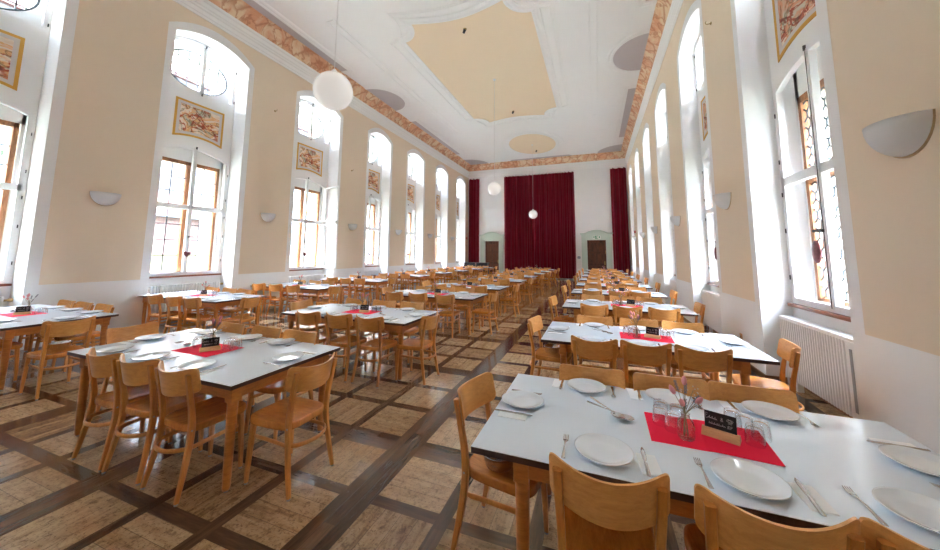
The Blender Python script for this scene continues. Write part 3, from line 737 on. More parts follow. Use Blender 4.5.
# ------------------------------------------------------------------ pendant globes
for i,(x,y,z,r) in enumerate([(-3.53,3.654,4.03,.275),(-3.53,12.02,4.15,.26),(-3.53,20.4,4.12,.27)]):
    t=empty('pendant_lamp',(x,y,z)); tag(t,['large white globe lamp hanging nearest, before the left wall','white globe lamp hanging midway along the hall','white globe lamp hanging before the wide red curtain'][i],'pendant lamp','white globe lamps')
    MB().lathe([(.0,-r*.985),(r*.16,-r*.985)]+[(r*math.cos(a),r*math.sin(a)) for a in [-1.4+2.86*q/22 for q in range(23)]]+[(0,r*1.0)],36).build('globe_shade',M['globe'],t)
    MB().lathe([(0,r*.97),(.05,r*.97),(.05,r+.02),(.02,r+.06),(0,r+.06)],16).build('cap',M['white_paint'],t)
    MB().tube([(0,0,r+.05),(0,0,ZC-z-.03)],.006,6).build('cord',M['cord'],t)
    MB().lathe([(0,ZC-z-.05),(.05,ZC-z-.05),(.06,ZC-z-.02),(.06,ZC-z-.012),(0,ZC-z-.012)],16).build('ceiling_rose',M['white_paint'],t)

# ------------------------------------------------------------------ curtains
def curtain(x0,x1,z0,z1,y,seed,label):
    r=random.Random(seed); t=empty('curtain',((x0+x1)/2,y,z0)); tag(t,label,'curtain','dark red stage curtains')
    W=x1-x0; nf=int(W/.25); n=nf*14; m=MB(); rows=14; vs=[];fs=[]
    ph=[0]; amp=[]
    for i in range(nf): amp.append(.12+.07*r.random()); ph.append(ph[-1]+.55+.9*r.random())
    tot=ph[-1]; 
    def prof(u):
        s_=u*tot; 
        for i in range(nf):
            if s_<=ph[i+1] or i==nf-1: q=(s_-ph[i])/(ph[i+1]-ph[i]); return amp[i],2*PI*q
    wob=[r.uniform(0,6) for _ in range(3)]
    for j in range(rows+1):
        v=j/rows
        for i in range(n+1):
            u=i/n; A,p=prof(u); k=.55+.45*(1-v)
            dy=.10-2*A*k*(.5-.5*math.cos(p))**2.2-.02*math.sin(9*u+wob[0]+2*v)
            dx=.012*math.sin(p*2+wob[1])+.03*math.sin(5*u+3*v+wob[2])*(1-v)*.4
            vs.append((-W/2+W*u+dx,dy,(z1-z0)*v))
    for j in range(rows):
        for i in range(n): a=j*(n+1)+i; fs.append((a,a+1,a+n+2,a+n+1))
    m.add(vs,fs,0,True); m.build('curtain_cloth',M['curtain'],t)
    rl=MB(); rl.tube([(-W/2-.05,.02,z1-z0+.05),(W/2+.05,.02,z1-z0+.05)],.014,8); rl.build('curtain_rail',M['white_paint'],t)
    hk=MB()
    for i in range(nf): x=-W/2+W*(i+.5)/nf; hk.box(x-.02,x+.02,-.01,.02,z1-z0-.01,z1-z0+.045)
    hk.build('curtain_hooks',M['black'],t)
curtain(-6.25,-1.25,.075,7.42,YB-.16,1,'wide dark red curtain on the middle of the far wall')
curtain(-9.10,-8.23,.6*0+.08,7.42,YB-.16,2,'narrow dark red curtain at the left end of the far wall')
curtain(1.08,2.06,.08,7.44,YB-.16,3,'narrow dark red curtain at the right end of the far wall')

# ------------------------------------------------------------------ doors in stone surrounds
def door(D,name,label_s):
    x0,x1,zt=D; xm=(x0+x1)/2; W=x1-x0; st=empty(name,(xm,YB,0)); struct(st)
    m=MB(); jw=.36 if W>1.1 else .35
    for s_ in(-1,1):
        a=s_*W/2; b_=s_*(W/2+jw); m.cbox(min(a,b_),max(a,b_),-.07,.0,0,zt+.02,.01)
        c_=s_*(W/2+jw*.35); d=s_*(W/2+jw*.62); m.cbox(min(c_,d),max(c_,d),-.10,-.06,.25,zt+.2,.012)
        e=s_*(W/2+.05); m.cbox(min(a,e),max(a,e),-.095,-.06,0,zt+.05,.008)
    o=W/2+jw; n=16
    m.cbox(-o,o,-.07,0,zt+.0,zt+.38,.008); m.cbox(-W/2-.05,W/2+.05,-.095,-.06,zt,zt+.055,.008)
    # curved pediment
    bot=[(-o-.06,zt+.36),(o+.06,zt+.36)]; top=[(o+.06-(2*o+.12)*i/n, zt+.42+.20*max(0,1-((2*i/n-1)/.68)**2)) for i in range(n+1)]
    P=bot+top; q=len(P)
    m.add([(x,-.12,z) for x,z in P]+[(x,0,z) for x,z in P],[tuple(range(q)),tuple(range(q,2*q))]+[(i,(i+1)%q,q+(i+1)%q,q+i) for i in range(q)])
    P2=[(x*1.03,-.15,z+.02) for x,z in top]; m.tube(P2,.03,8)
    struct(m.build('door_surround',M['stone_green'],st))
    d=MB(); d.box(-W/2,W/2,.17,.22,0,zt); lf=struct(d.build('door_leaf',M['walnut'],st))
    p=MB()
    for z0,z1 in((.2,.95),(1.1,1.75),(1.9,zt-.2)):
        for a,b_ in((-W/2+.1,-.04),(.04,W/2-.1)):
            p.cbox(a,b_,.14,.175,z0,z1,.015); p.cbox(a+.07,b_-.07,.125,.15,z0+.07,z1-.07,.012)
    p.box(-W/2,-W/2+.05,.13,.18,0,zt); p.box(W/2-.05,W/2,.13,.18,0,zt); p.box(-.02,.02,.125,.18,0,zt)
    struct(p.build('door_panels',M['walnut'],st))
    h=MB(); h.lathe([(0,0),(.03,0),(.03,.01),(.012,.02),(.012,.05),(.03,.06),(.032,.09),(0,.1)],12,mat=T(W/2-.1,.13,1.1)@RX(PI/2)); h.cbox(W/2-.13,W/2-.07,.12,.135,1.0,1.25,.003); h.cbox(W/2-.06,W/2-.03,.115,.13,1.75,1.95,.004)
    struct(h.build('door_handle',M['brass'],st))
door(DL,'door_1',''); door(DR,'door_2','')
# emergency exit sign over the right door
t=empty('exit_sign',(.09,YB-.105,2.84)); tag(t,'green and white emergency exit sign above the right far door','exit sign')
MB().cbox(-.24,.24,-.035,0,-.105,.105,.004).build('sign_box',M['sign_white'],t)
sgm=MB(); sgm.box(-.10,.10,-.040,-.034,-.095,.095); sgm.build('sign_field',M['sign_green'],t)
pm=MB(); y_=-.043
pm.box(.035,.09,y_,y_+.004,-.075,.075)
pm.lathe([(0,0),(.017,0),(.017,.004),(0,.004)],12,mat=T(-.005,y_+.004,.06)@RX(PI/2))
for a,b_,w in(((-.012,.04),(-.03,-.01),.024),((-.03,-.01),(-.005,-.035),.014),((-.005,-.035),(-.02,-.08),.013),((-.03,-.01),(-.05,-.04),.014),((-.05,-.04),(-.085,-.045),.012),((-.012,.038),(.02,.012),.011),((-.014,.038),(-.05,.03),.011),((-.05,.03),(-.06,.0),.01)):
    a=Vector(a);b_=Vector(b_);d=(b_-a).normalized();nn=Vector((-d.y,d.x))*w/2
    pm.add([(a.x+nn.x,y_,a.y+nn.y),(a.x-nn.x,y_,a.y-nn.y),(b_.x-nn.x,y_,b_.y-nn.y),(b_.x+nn.x,y_,b_.y+nn.y)],[(0,1,2,3)])
pm.build('running_figure',M['sign_white'],t)
ar=MB(); 
for s_ in(-1,1): ar.box(s_*.17-.03,s_*.17+.03,-.040,-.034,-.06,.075)
ar.build('sign_side_bars',M['sign_green'],t)
t=empty('wall_switch',(-1.07,YB,1.49)); tag(t,'small blue grey switch box beside the wide red curtain','switch')
MB().cbox(-.09,.09,-.06,0,-.07,.07,.008).build('box',M['blue_plastic'],t); MB().cbox(-.03,.03,-.07,-.055,-.035,.035,.004).build('rocker',M['sign_white'],t)
# low black case by the left door
t=empty('black_sideboard',(-8.2,23.2,0)); tag(t,'long low black sideboard before the far left door','sideboard')
MB().cbox(-.88,.88,-.22,.22,.1,1.0,.01).build('body',M['black'],t); MB().cbox(-.93,.93,-.26,.26,1.0,1.06,.01).build('top',M['black'],t)
for x in(-.44,.44): 
    dd=MB().cbox(x-.41,x+.41,-.24,-.22,.15,.95,.008).build('door',M['black'],t); MB().tube([(x+.3*(-1 if x>0 else 1),-.25,.5),(x+.3*(-1 if x>0 else 1),-.25,.65)],.008,6).build('handle',M['steel'],dd)
for x in(-.8,.8):
    for y in(-.16,.16): MB().box(x-.03,x+.03,y-.03,y+.03,0,.1).build('foot',M['black'],t)

# ------------------------------------------------------------------ chair (origin: floor under the rear feet, sitter faces +y)
def catmull(P,n=5):
    P=[Vector(p) for p in P]; out=[]
    for i in range(len(P)-1):
        a=P[max(0,i-1)];b=P[i];c=P[i+1];d=P[min(len(P)-1,i+2)]
        for k in range(n):
            t=k/n; out.append(.5*((2*b)+(c-a)*t+(2*a-5*b+4*c-d)*t*t+(3*b-a-3*c+d)*t**3))
    out.append(P[-1]); return out
def squaretube(m,pts,wx,wy,mi=0,ch=.25):
    """chamfered rectangular section swept along a mostly vertical path"""
    P=[Vector(p) for p in pts]; N=len(P)
    if not isinstance(wx,(list,tuple)): wx=[wx]*N
    if not isinstance(wy,(list,tuple)): wy=[wy]*N
    vs=[];fs=[]
    for i,p in enumerate(P):
        a,b=wx[i]/2,wy[i]/2; ca,cb=a*(1-ch),b*(1-ch)
        d=(P[min(N-1,i+1)]-P[max(0,i-1)]).normalized(); sl=-d.y/d.z if abs(d.z)>.2 else 0
        for x,y in((a,-cb),(a,cb),(ca,b),(-ca,b),(-a,cb),(-a,-cb),(-ca,-b),(ca,-b)): vs.append((p.x+x,p.y+y,p.z+y*sl*.6))
    for i in range(N-1):
        for k in range(8): fs.append((i*8+k,i*8+(k+1)%8,i*8+8+(k+1)%8,i*8+8+k))
    fs.append(tuple(range(8))[::-1]); fs.append(tuple((N-1)*8+k for k in range(8)))
    m.add(vs,fs,mi)
def chair_parts():
    parts=[]
    # seat: plywood shell, wider in front, shallow saddle
    m=MB(); n=40; K=6
    def outline(i,s=1.0):
        a=2*PI*i/n; c,s_=math.cos(a),math.sin(a); e=.42
        x=math.copysign(abs(c)**e,c); y=math.copysign(abs(s_)**e,s_)
        w=.186+.024*(y*.5+.5); return (x*w*s, .258+y*.212*s)
    rings=[(0.0,.455),(.35,.452),(.7,.456),(.93,.464),(.985,.463),(1.0,.455),(1.0,.425),(.985,.415),(.9,.414),(0,.414)]
    vs=[];fs=[]
    for s,z in rings:
        if s==0: vs.append((0,.26,z)); continue
        for i in range(n): vs.append((*outline(i,s),z))
    def idx(r,i):
        return 0 if r==0 else 1+(r-1)*n+i%n
    R_=len(rings)
    for r in range(R_-1):
        for i in range(n):
            if r==0: fs.append((0,idx(1,i),idx(1,i+1)))
            elif r==R_-2: fs.append((idx(r,i),idx(r,i+1),1+(R_-2)*n))
            else: fs.append((idx(r,i),idx(r,i+1),idx(r+1,i+1),idx(r+1,i)))
    m.add(vs,fs,0,True); parts.append(('seat',m,[M['chair_seat']]))
    # backrest: bent plywood, hollow towards the sitter
    m=MB(); vs=[];fs=[]; hw=.220; nv=8
    us=[-1,-.985,-.96,-.92,-.86]+[-.78+1.56*k/14 for k in range(15)]+[.86,.92,.96,.985,1]; nu=len(us)-1
    def bp(u,v,side):
        z0=.662+.03*(u*u); z1=.836+.034*u*u; cz=(z0+z1)/2; hz=(z1-z0)/2; lim=1.0
        if abs(u)>.86: t=(abs(u)-.86)/.14; lim=1-.34*(1-math.sqrt(max(0,1-t*t)))
        z=cz+v*hz*lim
        return (u*hw, .030-.20*(z-.70)+.013-.066+.096*u*u+side, z)
    for side in(0,.0125):
        for j in range(nv+1):
            for i in range(nu+1): vs.append(bp(us[i],-1+2*j/nv,side))
    w=nu+1; O=w*(nv+1)
    for j in range(nv):
        for i in range(nu):
            a=j*w+i; fs.append((a,a+w,a+w+1,a+1)); fs.append((O+a,O+a+1,O+a+w+1,O+a+w))
    m.add(vs,fs,0,True)
    rim=[]
    for i in range(nu): rim.append((i,i+1)); 
    for j in range(nv): rim.append((j*w+nu,(j+1)*w+nu))
    for i in range(nu,0,-1): rim.append((nv*w+i,nv*w+i-1))
    for j in range(nv,0,-1): rim.append((j*w,(j-1)*w))
    o=len(m.v); m.add(vs,[(a,b,O+b,O+a) for a,b in rim],0,False)
    parts.append(('backrest',m,[M['chair_back']]))
    # rear legs run up as back posts behind the panel
    for s in(-1,1):
        m=MB(); path=catmull([(s*.200,0,0.012),(s*.190,.030,.16),(s*.180,.058,.33),(s*.176,.066,.45),(s*.177,.055,.57),(s*.182,.030,.70),(s*.186,.006,.822)],4)
        N=len(path); squaretube(m,path,[.024+.012*i/N for i in range(N)],[.024+.016*math.sin(min(1,i/(N*.55))*PI*.62) if i<N*.6 else .036-.012*(i-N*.6)/(N*.4) for i in range(N)])
        m.lathe([(0,0),(.011,0),(.011,.013),(0,.013)],10,1,False,T(s*.200,0,0)); m.lathe([(0,0),(.008,0),(.006,.004),(0,.005)],10,2,False,T(s*.188,.062,.435)@RY(s*PI/2))
        parts.append(('leg',m,[M['chair_leg'],M['glide'],M['bolt']]))
    for s in(-1,1):
        m=MB(); path=[(s*.190,.425,.012),(s*.185,.422,.15),(s*.178,.415,.30),(s*.172,.408,.43)]
        squaretube(m,path,[.024,.030,.034,.036],[.024,.030,.034,.036],0,.3)
        m.lathe([(0,0),(.011,0),(.011,.013),(0,.013)],10,1,False,T(s*.190,.425,0))
        parts.append(('leg',m,[M['chair_leg'],M['glide']]))
    # bentwood ring
    m=MB(); pts=[(-.166,.412,0.322),(-.163,.30,0.319),(-.166,.17,0.316)]+[(.168*math.cos(PI+PI*i/14)*1.0,.10-.125*math.sin(PI*i/14),.313) for i in range(15)]+[(.166,.17,0.316),(.165,.30,0.319),(.168,.415,0.322)]
    m.tube(pts,.0125,8,squash=(.75,1.25)); parts.append(('stretcher',m,[M['chair_leg']]))
    return parts
cp=chair_parts()
CHAIR=empty('wooden_chair'); tag(CHAIR,'',None); CHAIR['category']='chair'
for nme,m,mats in cp: m.build(nme,mats,CHAIR)
# far copies are a few pixels high: one mesh each, sharing the same shapes
mm=MB(); fm=[M['chair_seat'],M['chair_back'],M['chair_leg'],M['glide'],M['bolt']]
for nme,m,mats in cp:
    mp={i:fm.index(x) for i,x in enumerate(mats)}
    o=len(mm.v); mm.v+=m.v; mm.f+=[[i+o for i in f] for f in m.f]; mm.m+=[mp[i] for i in m.m]; mm.sm+=m.sm
FARCHAIR=mm.build('wooden_chair',fm); FARCHAIR['category']='chair'

# ------------------------------------------------------------------ table (origin: floor at its middle), 2.064 x 1.052 m
TW,TD=2.064,1.052
def table_parts(ins,TW):
    P=[]
    m=MB(); m.box(-TW/2,TW/2,-TD/2,TD/2,.7495,.752,0); m.box(-TW/2,TW/2,-TD/2,TD/2,.722,.7495,1); m.box(-TW/2+.02,TW/2-.02,-TD/2+.02,TD/2-.02,.716,.722,2)
    P.append(('tabletop',m,[M['laminate'],M['edge'],M['table_wood']]))
    m=MB(); a,b=TW/2-.075,TD/2-.065
    for y in(-b,b-.022): m.cbox(-a+ins+.05,a-ins-.05,y,y+.022,.625,.716,.003)
    for x in(-a+ins,a-ins-.022): m.cbox(x,x+.022,-b+.05,b-.05,.625,.716,.003)
    P.append(('apron',m,[M['table_wood']]))
    for sx in(-1,1):
        for sy in(-1,1):
            m=MB(); x,y=sx*(a-.032-ins),sy*(b-.032); m.cbox(x-.036,x+.036,y-.036,y+.036,.60,.716,.004)
            m.lathe([(0,.012),(.023,.012),(.026,.03),(.031,.35),(.0345,.58),(.036,.602),(0,.602)],18,mat=T(x,y,0)); m.lathe([(0,0),(.014,0),(.014,.013),(0,.013)],10,1,False,T(x,y,0))
            P.append(('leg',m,[M['table_wood'],M['glide']]))
    return P
TABLE=empty('dining_table'); TABLE['category']='table'
for nme,m,mats in table_parts(0,2.19): m.build(nme,mats,TABLE)
TABLE3=empty('dining_table'); TABLE3['category']='table'
for nme,m,mats in table_parts(0,2.45): m.build(nme,mats,TABLE3)
TABLE2=empty('dining_table'); TABLE2['category']='table'      # the right row: legs set further in
for nme,m,mats in table_parts(.12,2.064): m.build(nme,mats,TABLE2)

# ------------------------------------------------------------------ tableware
ZT=.752
PLATE=MB().lathe([(0,.004),(.06,.004),(.075,.0),(.082,.002),(.10,.010),(.124,.019),(.1285,.0215),(.129,.0235),(.126,.0245),(.118,.0215),(.095,.0135),(.08,.0085),(.06,.0075),(0,.0075)],40).build('dinner_plate',M['porcelain']); PLATE['category']='plate'
def strip(m,pts,th,mat=None):
    """flat cutlery: pts (y, halfwidth, z)"""
    vs=[];fs=[]
    for y,w,z in pts: vs+=[(-w,y,z),(w,y,z),(w*.8,y,z+th),(-w*.8,y,z+th)]
    for i in range(len(pts)-1):
        for k in range(4): fs.append((i*4+k,i*4+(k+1)%4,i*4+4+(k+1)%4,i*4+4+k))
    n=len(pts)-1; fs+= [(3,2,1,0),(n*4,n*4+1,n*4+2,n*4+3)]
    m.add(vs,fs,0,True,mat); return m
m=MB(); strip(m,[(-.10,.006,.0015),(-.095,.0095,.001),(-.05,.0065,.004),(.0,.0035,.007),(.03,.0035,.006),(.05,.010,.0035),(.062,.0125,.002)],.0022)
for x in(-.0105,-.0035,.0035,.0105): strip(m,[(.06,.0021,.002),(.085,.0019,.003),(.102,.0012,.007)],.0018,T(x,0,0))
FORK=m.build('fork',M['steel']); FORK['category']='fork'
m=MB(); strip(m,[(-.11,.006,.0),(-.10,.009,.0),(-.02,.0075,.001),(.0,.006,.001),(.015,.009,.001),(.07,.0105,.001),(.095,.008,.001),(.11,.002,.001)],.003)
KNIFE=m.build('table_knife',M['steel']); KNIFE['category']='knife'
m=MB(); m.cbox(-.040,.040,-.08,.08,0,.0022,.0008); m.cbox(-.038,.040,-.078,.08,.0022,.0038,.0006)
NAPKIN=m.build('paper_napkin',M['paper']); NAPKIN['category']='napkin'
GLASS=MB().lathe([(.0395,.0),(.0405,.004),(.0395,.035),(.036,.072),(.033,.086),(.030,.088),(0,.088)],20).lathe([(.0378,.0),(.0385,.005),(.0372,.035),(.034,.066),(.028,.074),(0,.075)],20).build('drinking_glass',M['tumbler']); GLASS['category']='glass'
# serving spoon
m=MB(); strip(m,[(-.15,.007,.004),(-.145,.0095,.003),(-.05,.005,.006),(.06,.004,.012),(.085,.008,.008)],.0025)
m.lathe([(.0,.0),(.012,.0005),(.024,.005),(.031,.013),(.029,.013),(.022,.007),(0,.003)],20,mat=T(0,.115,.0)@Matrix.Diagonal((1,1.35,1,1)))
SPOON=m.build('serving_spoon',M['steel']); SPOON['category']='spoon'
# steel bowl
BOWL=MB().lathe([(0,.0),(.058,0),(.074,.010),(.086,.042),(.092,.078),(.100,.081),(.100,.084),(.089,.082),(.082,.042),(.07,.015),(.055,.005),(0,.005)],32).build('steel_bowl',M['steel']); BOWL['category']='bowl'
# red table paper: two folded sheets lying one over the other
m=MB()
def sheet_(cx,cy,rot,w,d,z,curl):
    mt=T(cx,cy,0)@RZ(rot); nx=10
    vs=[];fs=[]
    for top in(0,1):
        for i in range(nx+1):
            u=i/nx; zz=z+.0012*top+curl*max(0,(u-.8)/.2)**2*0.004+.0008*math.sin(u*7)
            for j in(0,1): vs.append((-w/2+w*u,-d/2+d*j,zz))
    k=(nx+1)*2
    for i in range(nx):
        a=i*2; fs+=[(a,a+1,a+3,a+2),(k+a,k+a+2,k+a+3,k+a+1),(a,a+2,k+a+2,k+a),(a+1,k+a+1,k+a+3,a+3)]
    fs+=[(0,k,k+1,1),(nx*2,nx*2+1,k+nx*2+1,k+nx*2)]
    m.add(vs,fs,0,False,mt)
sheet_(-.125,.0,.0,.27,.33,.0004,.6); sheet_(.125,-.005,-.05,.28,.33,.0022,0)
CLOTH=m.build('red_table_mat',M['red_cloth']); CLOTH['category']='table mat'
# vase with dried flowers
def make_vase(seed):
    r=random.Random(seed); t=empty('flower_vase'); t['category']='vase'
    MB().lathe([(0,.0),(.034,.0),(.038,.005),(.0385,.06),(.034,.082),(.02,.098),(.0185,.112),(.022,.118),(.0205,.118),(.017,.111),(.0185,.097),(.032,.081),(.0365,.06),(.036,.008),(0,.006)],22).build('bottle',M['bottle'],t)
    st=MB(); bd=MB(); HD=[]; LV=[]
    for i in range(11):
        a=r.uniform(0,2*PI); h=r.uniform(.17,.27); sp=r.uniform(.02,.085); bx,by=.012*math.cos(a+2.5),.012*math.sin(a+2.5)
        P=[(bx,by,.012),(bx*.2,by*.2,.10),(sp*.45*math.cos(a),sp*.45*math.sin(a),.11+(h-.11)*.5),(sp*math.cos(a),sp*math.sin(a),h)]
        c=catmull(P,4); st.tube(c,.0013,5)
        e=Vector(P[-1]); d=(Vector(P[-1])-Vector(P[-2])).normalized(); q=d.to_track_quat('Z','Y').to_matrix().to_4x4()
        if i<4: hd=MB(); HD.append(hd); hd.lathe([(0,-.022),(.008,-.018),(.0125,-.004),(.012,.008),(.007,.02),(0,.027)],10,mat=Matrix.Translation(e)@q)
        elif i<8:
            lv=MB(); LV.append(lv)
            for k in range(7): 
                o=e-d*(.007*k); 
                for b_ in range(3): 
                    an=b_*2.1+k; lv.lathe([(0,-.004),(.0034,0),(0,.005)],5,mat=Matrix.Translation(o+Vector((math.cos(an)*.005,math.sin(an)*.005,0)))@q)
        else:
            for k in range(6): bd.lathe([(0,-.004),(.0042,0),(0,.004)],6,mat=Matrix.Translation(e+Vector((r.uniform(-.022,.022),r.uniform(-.022,.022),r.uniform(-.02,.02)))))
    st.build('stems',M['stem'],t); [h_.build('pink_flower_head',M['bunny'],t) for h_ in HD]; [h_.build('lavender_spike',M['lavender'],t) for h_ in LV]; bd.build('white_buds',M['bud'],t)
    return t
# chalkboard sign in an oak block
def make_sign():
    t=empty('chalkboard_sign'); t['category']='sign'
    P=[(-.033,0),(.033,0),(.008,.034),(-.008,.034)]
    m=MB(); L=.078; m.add([(-L,y,z) for y,z in P]+[(L,y,z) for y,z in P],[(3,2,1,0),(4,5,6,7),(0,1,5,4),(1,2,6,5),(2,3,7,6),(3,0,4,7)]); m.build('wood_block',M['sign_wood'],t)
    b=MB(); tl=RX(-.10); b.cbox(-.066,.066,-.0025,.0025,.0,.088,.001,0,T(0,0,.024)@tl); bo=b.build('board',M['slate'],t)
    c=MB(); yy=-.0032
    def stroke(pts,w=.0009):
        c.tube([(x,yy,z) for x,z in pts],w,5,mat=T(0,0,.024)@tl,smooth=False)
    # first line: a tall looped capital, a run of joined small letters, an ampersand, a little drawing
    stroke([(-.052,.074),(-.060,.078),(-.062,.068),(-.054,.066),(-.062,.062),(-.060,.052),(-.050,.056),(-.047,.061)])
    def cursive(x0,x1,z,h,n,sl=0):
        pts=[]
        for i in range(n*8+1):
            u=i/(n*8); p=2*PI*n*u; pts.append((x0+(x1-x0)*u+.0016*math.sin(p),z+sl*u+h*.5*(1-math.cos(p))*(.75+.35*math.sin(3.1*u*n))))
        stroke(pts)
    cursive(-.047,-.012,.056,.010,6,-.003)
    stroke([(.012,.052),(.004,.066),(.008,.070),(.010,.065),(.001,.056),(.004,.051),(.011,.058)])
    for r_ in(1,.62): stroke([(.040+.013*r_*math.cos(a*PI/8),.063+.007*r_*math.sin(a*PI/8)*(1+.25*math.cos(a))) for a in range(17)],.0007)
    stroke([(.034,.054),(.032,.050),(.048,.050),(.047,.055)],.0007)
    # second line
    cursive(-.048,-.010,.030,.008,7,-.001); cursive(-.009,.022,.029,.009,4,.001)
    stroke([(.030,.026),(.032,.040),(.037,.040),(.036,.034),(.031,.033),(.037,.030),(.035,.025)]); stroke([(.042,.026),(.043,.040),(.049,.038),(.046,.033),(.043,.033)])
    c.build('chalk_writing',M['chalk'],t)
    return t
VASES=[make_vase(3),make_vase(5),make_vase(8)]; SIGN=make_sign()

# ------------------------------------------------------------------ lay out the three rows of tables
RY_=[1.602,3.783,6.265,8.596,10.75,13.1,15.4,18.0,20.9]
CY_=[1.675,3.905,6.506,8.574,11.236,13.659,16.0,18.2,20.6]
FY_=[1.855,4.244,6.714,9.213,12.1,14.45,16.7,19.2,21.6]
ROWS=[('right',-.589+1.032,2.064,RY_),('middle',-2.375-1.095,2.19,CY_),('left',-6.62-1.225,2.45,FY_)]
# measured chairs: world x (sides) of the rear feet; others fall near even spacing
NEAR={('right',0):(.015,.525,.97),('right',1):(-.045,.415,.87),('right',2):(-.05,.45,.97),('middle',0):(-3.79,-3.335,-2.85),('middle',1):(-3.83,-3.30,-2.80),('left',0):(-8.3,-7.75,-7.2),('left',1):(-8.03,-7.38,-6.90)}
FARS={('right',0):(-.06,.43,.87),('right',1):(-.04,.48,.96),('middle',0):(-3.92,-3.36,-2.88),('left',0):(-8.2,-7.65,-7.08)}
PNEAR={('right',0):(.005,.555,1.07),('middle',0):(-4.19,-3.62,-3.02)}; PFAR={('right',0):(-.09,.40,.92),('middle',0):(-4.15,-3.5,-3.03)}
NOFF={('right',0):-.155,('right',1):-.20,('right',2):-.27,('middle',0):-.10,('middle',1):-.235,('left',1):-.27}
FOFF={('right',0):.035,('right',1):.035,('middle',0):.035,('left',0):.06}
ENDL={('right',0):(-.775,2.09,-.13),('right',1):(-.79,4.40,-.12),('right',2):(-.84,6.75,-.1),('middle',0):(-4.86,2.25,0)}
ENDR={('right',1):(1.69,4.06,-.2),('middle',0):(-2.0,2.065,0),('middle',1):(-2.085,4.15,0),('left',0):(-5.93,2.185,0),('left',1):(-5.93,4.47,.2),('left',2):(-6.08,6.75,.1)}
BOWLS={('right',0,'L'):(-.555,1.975),('right',1,'L'):(-.545,4.35),('right',2,'L'):(-.60,6.66),('left',0,'R'):(-6.23,2.22),('left',1,'R'):(-6.17,4.50),('left',2,'R'):(-6.34,6.72)}
FEW=5           # from this table on the settings are only a few pixels
SKIP=set()
def place(proto,loc,rz,label,group): return inst(proto,loc,rz,label,group)
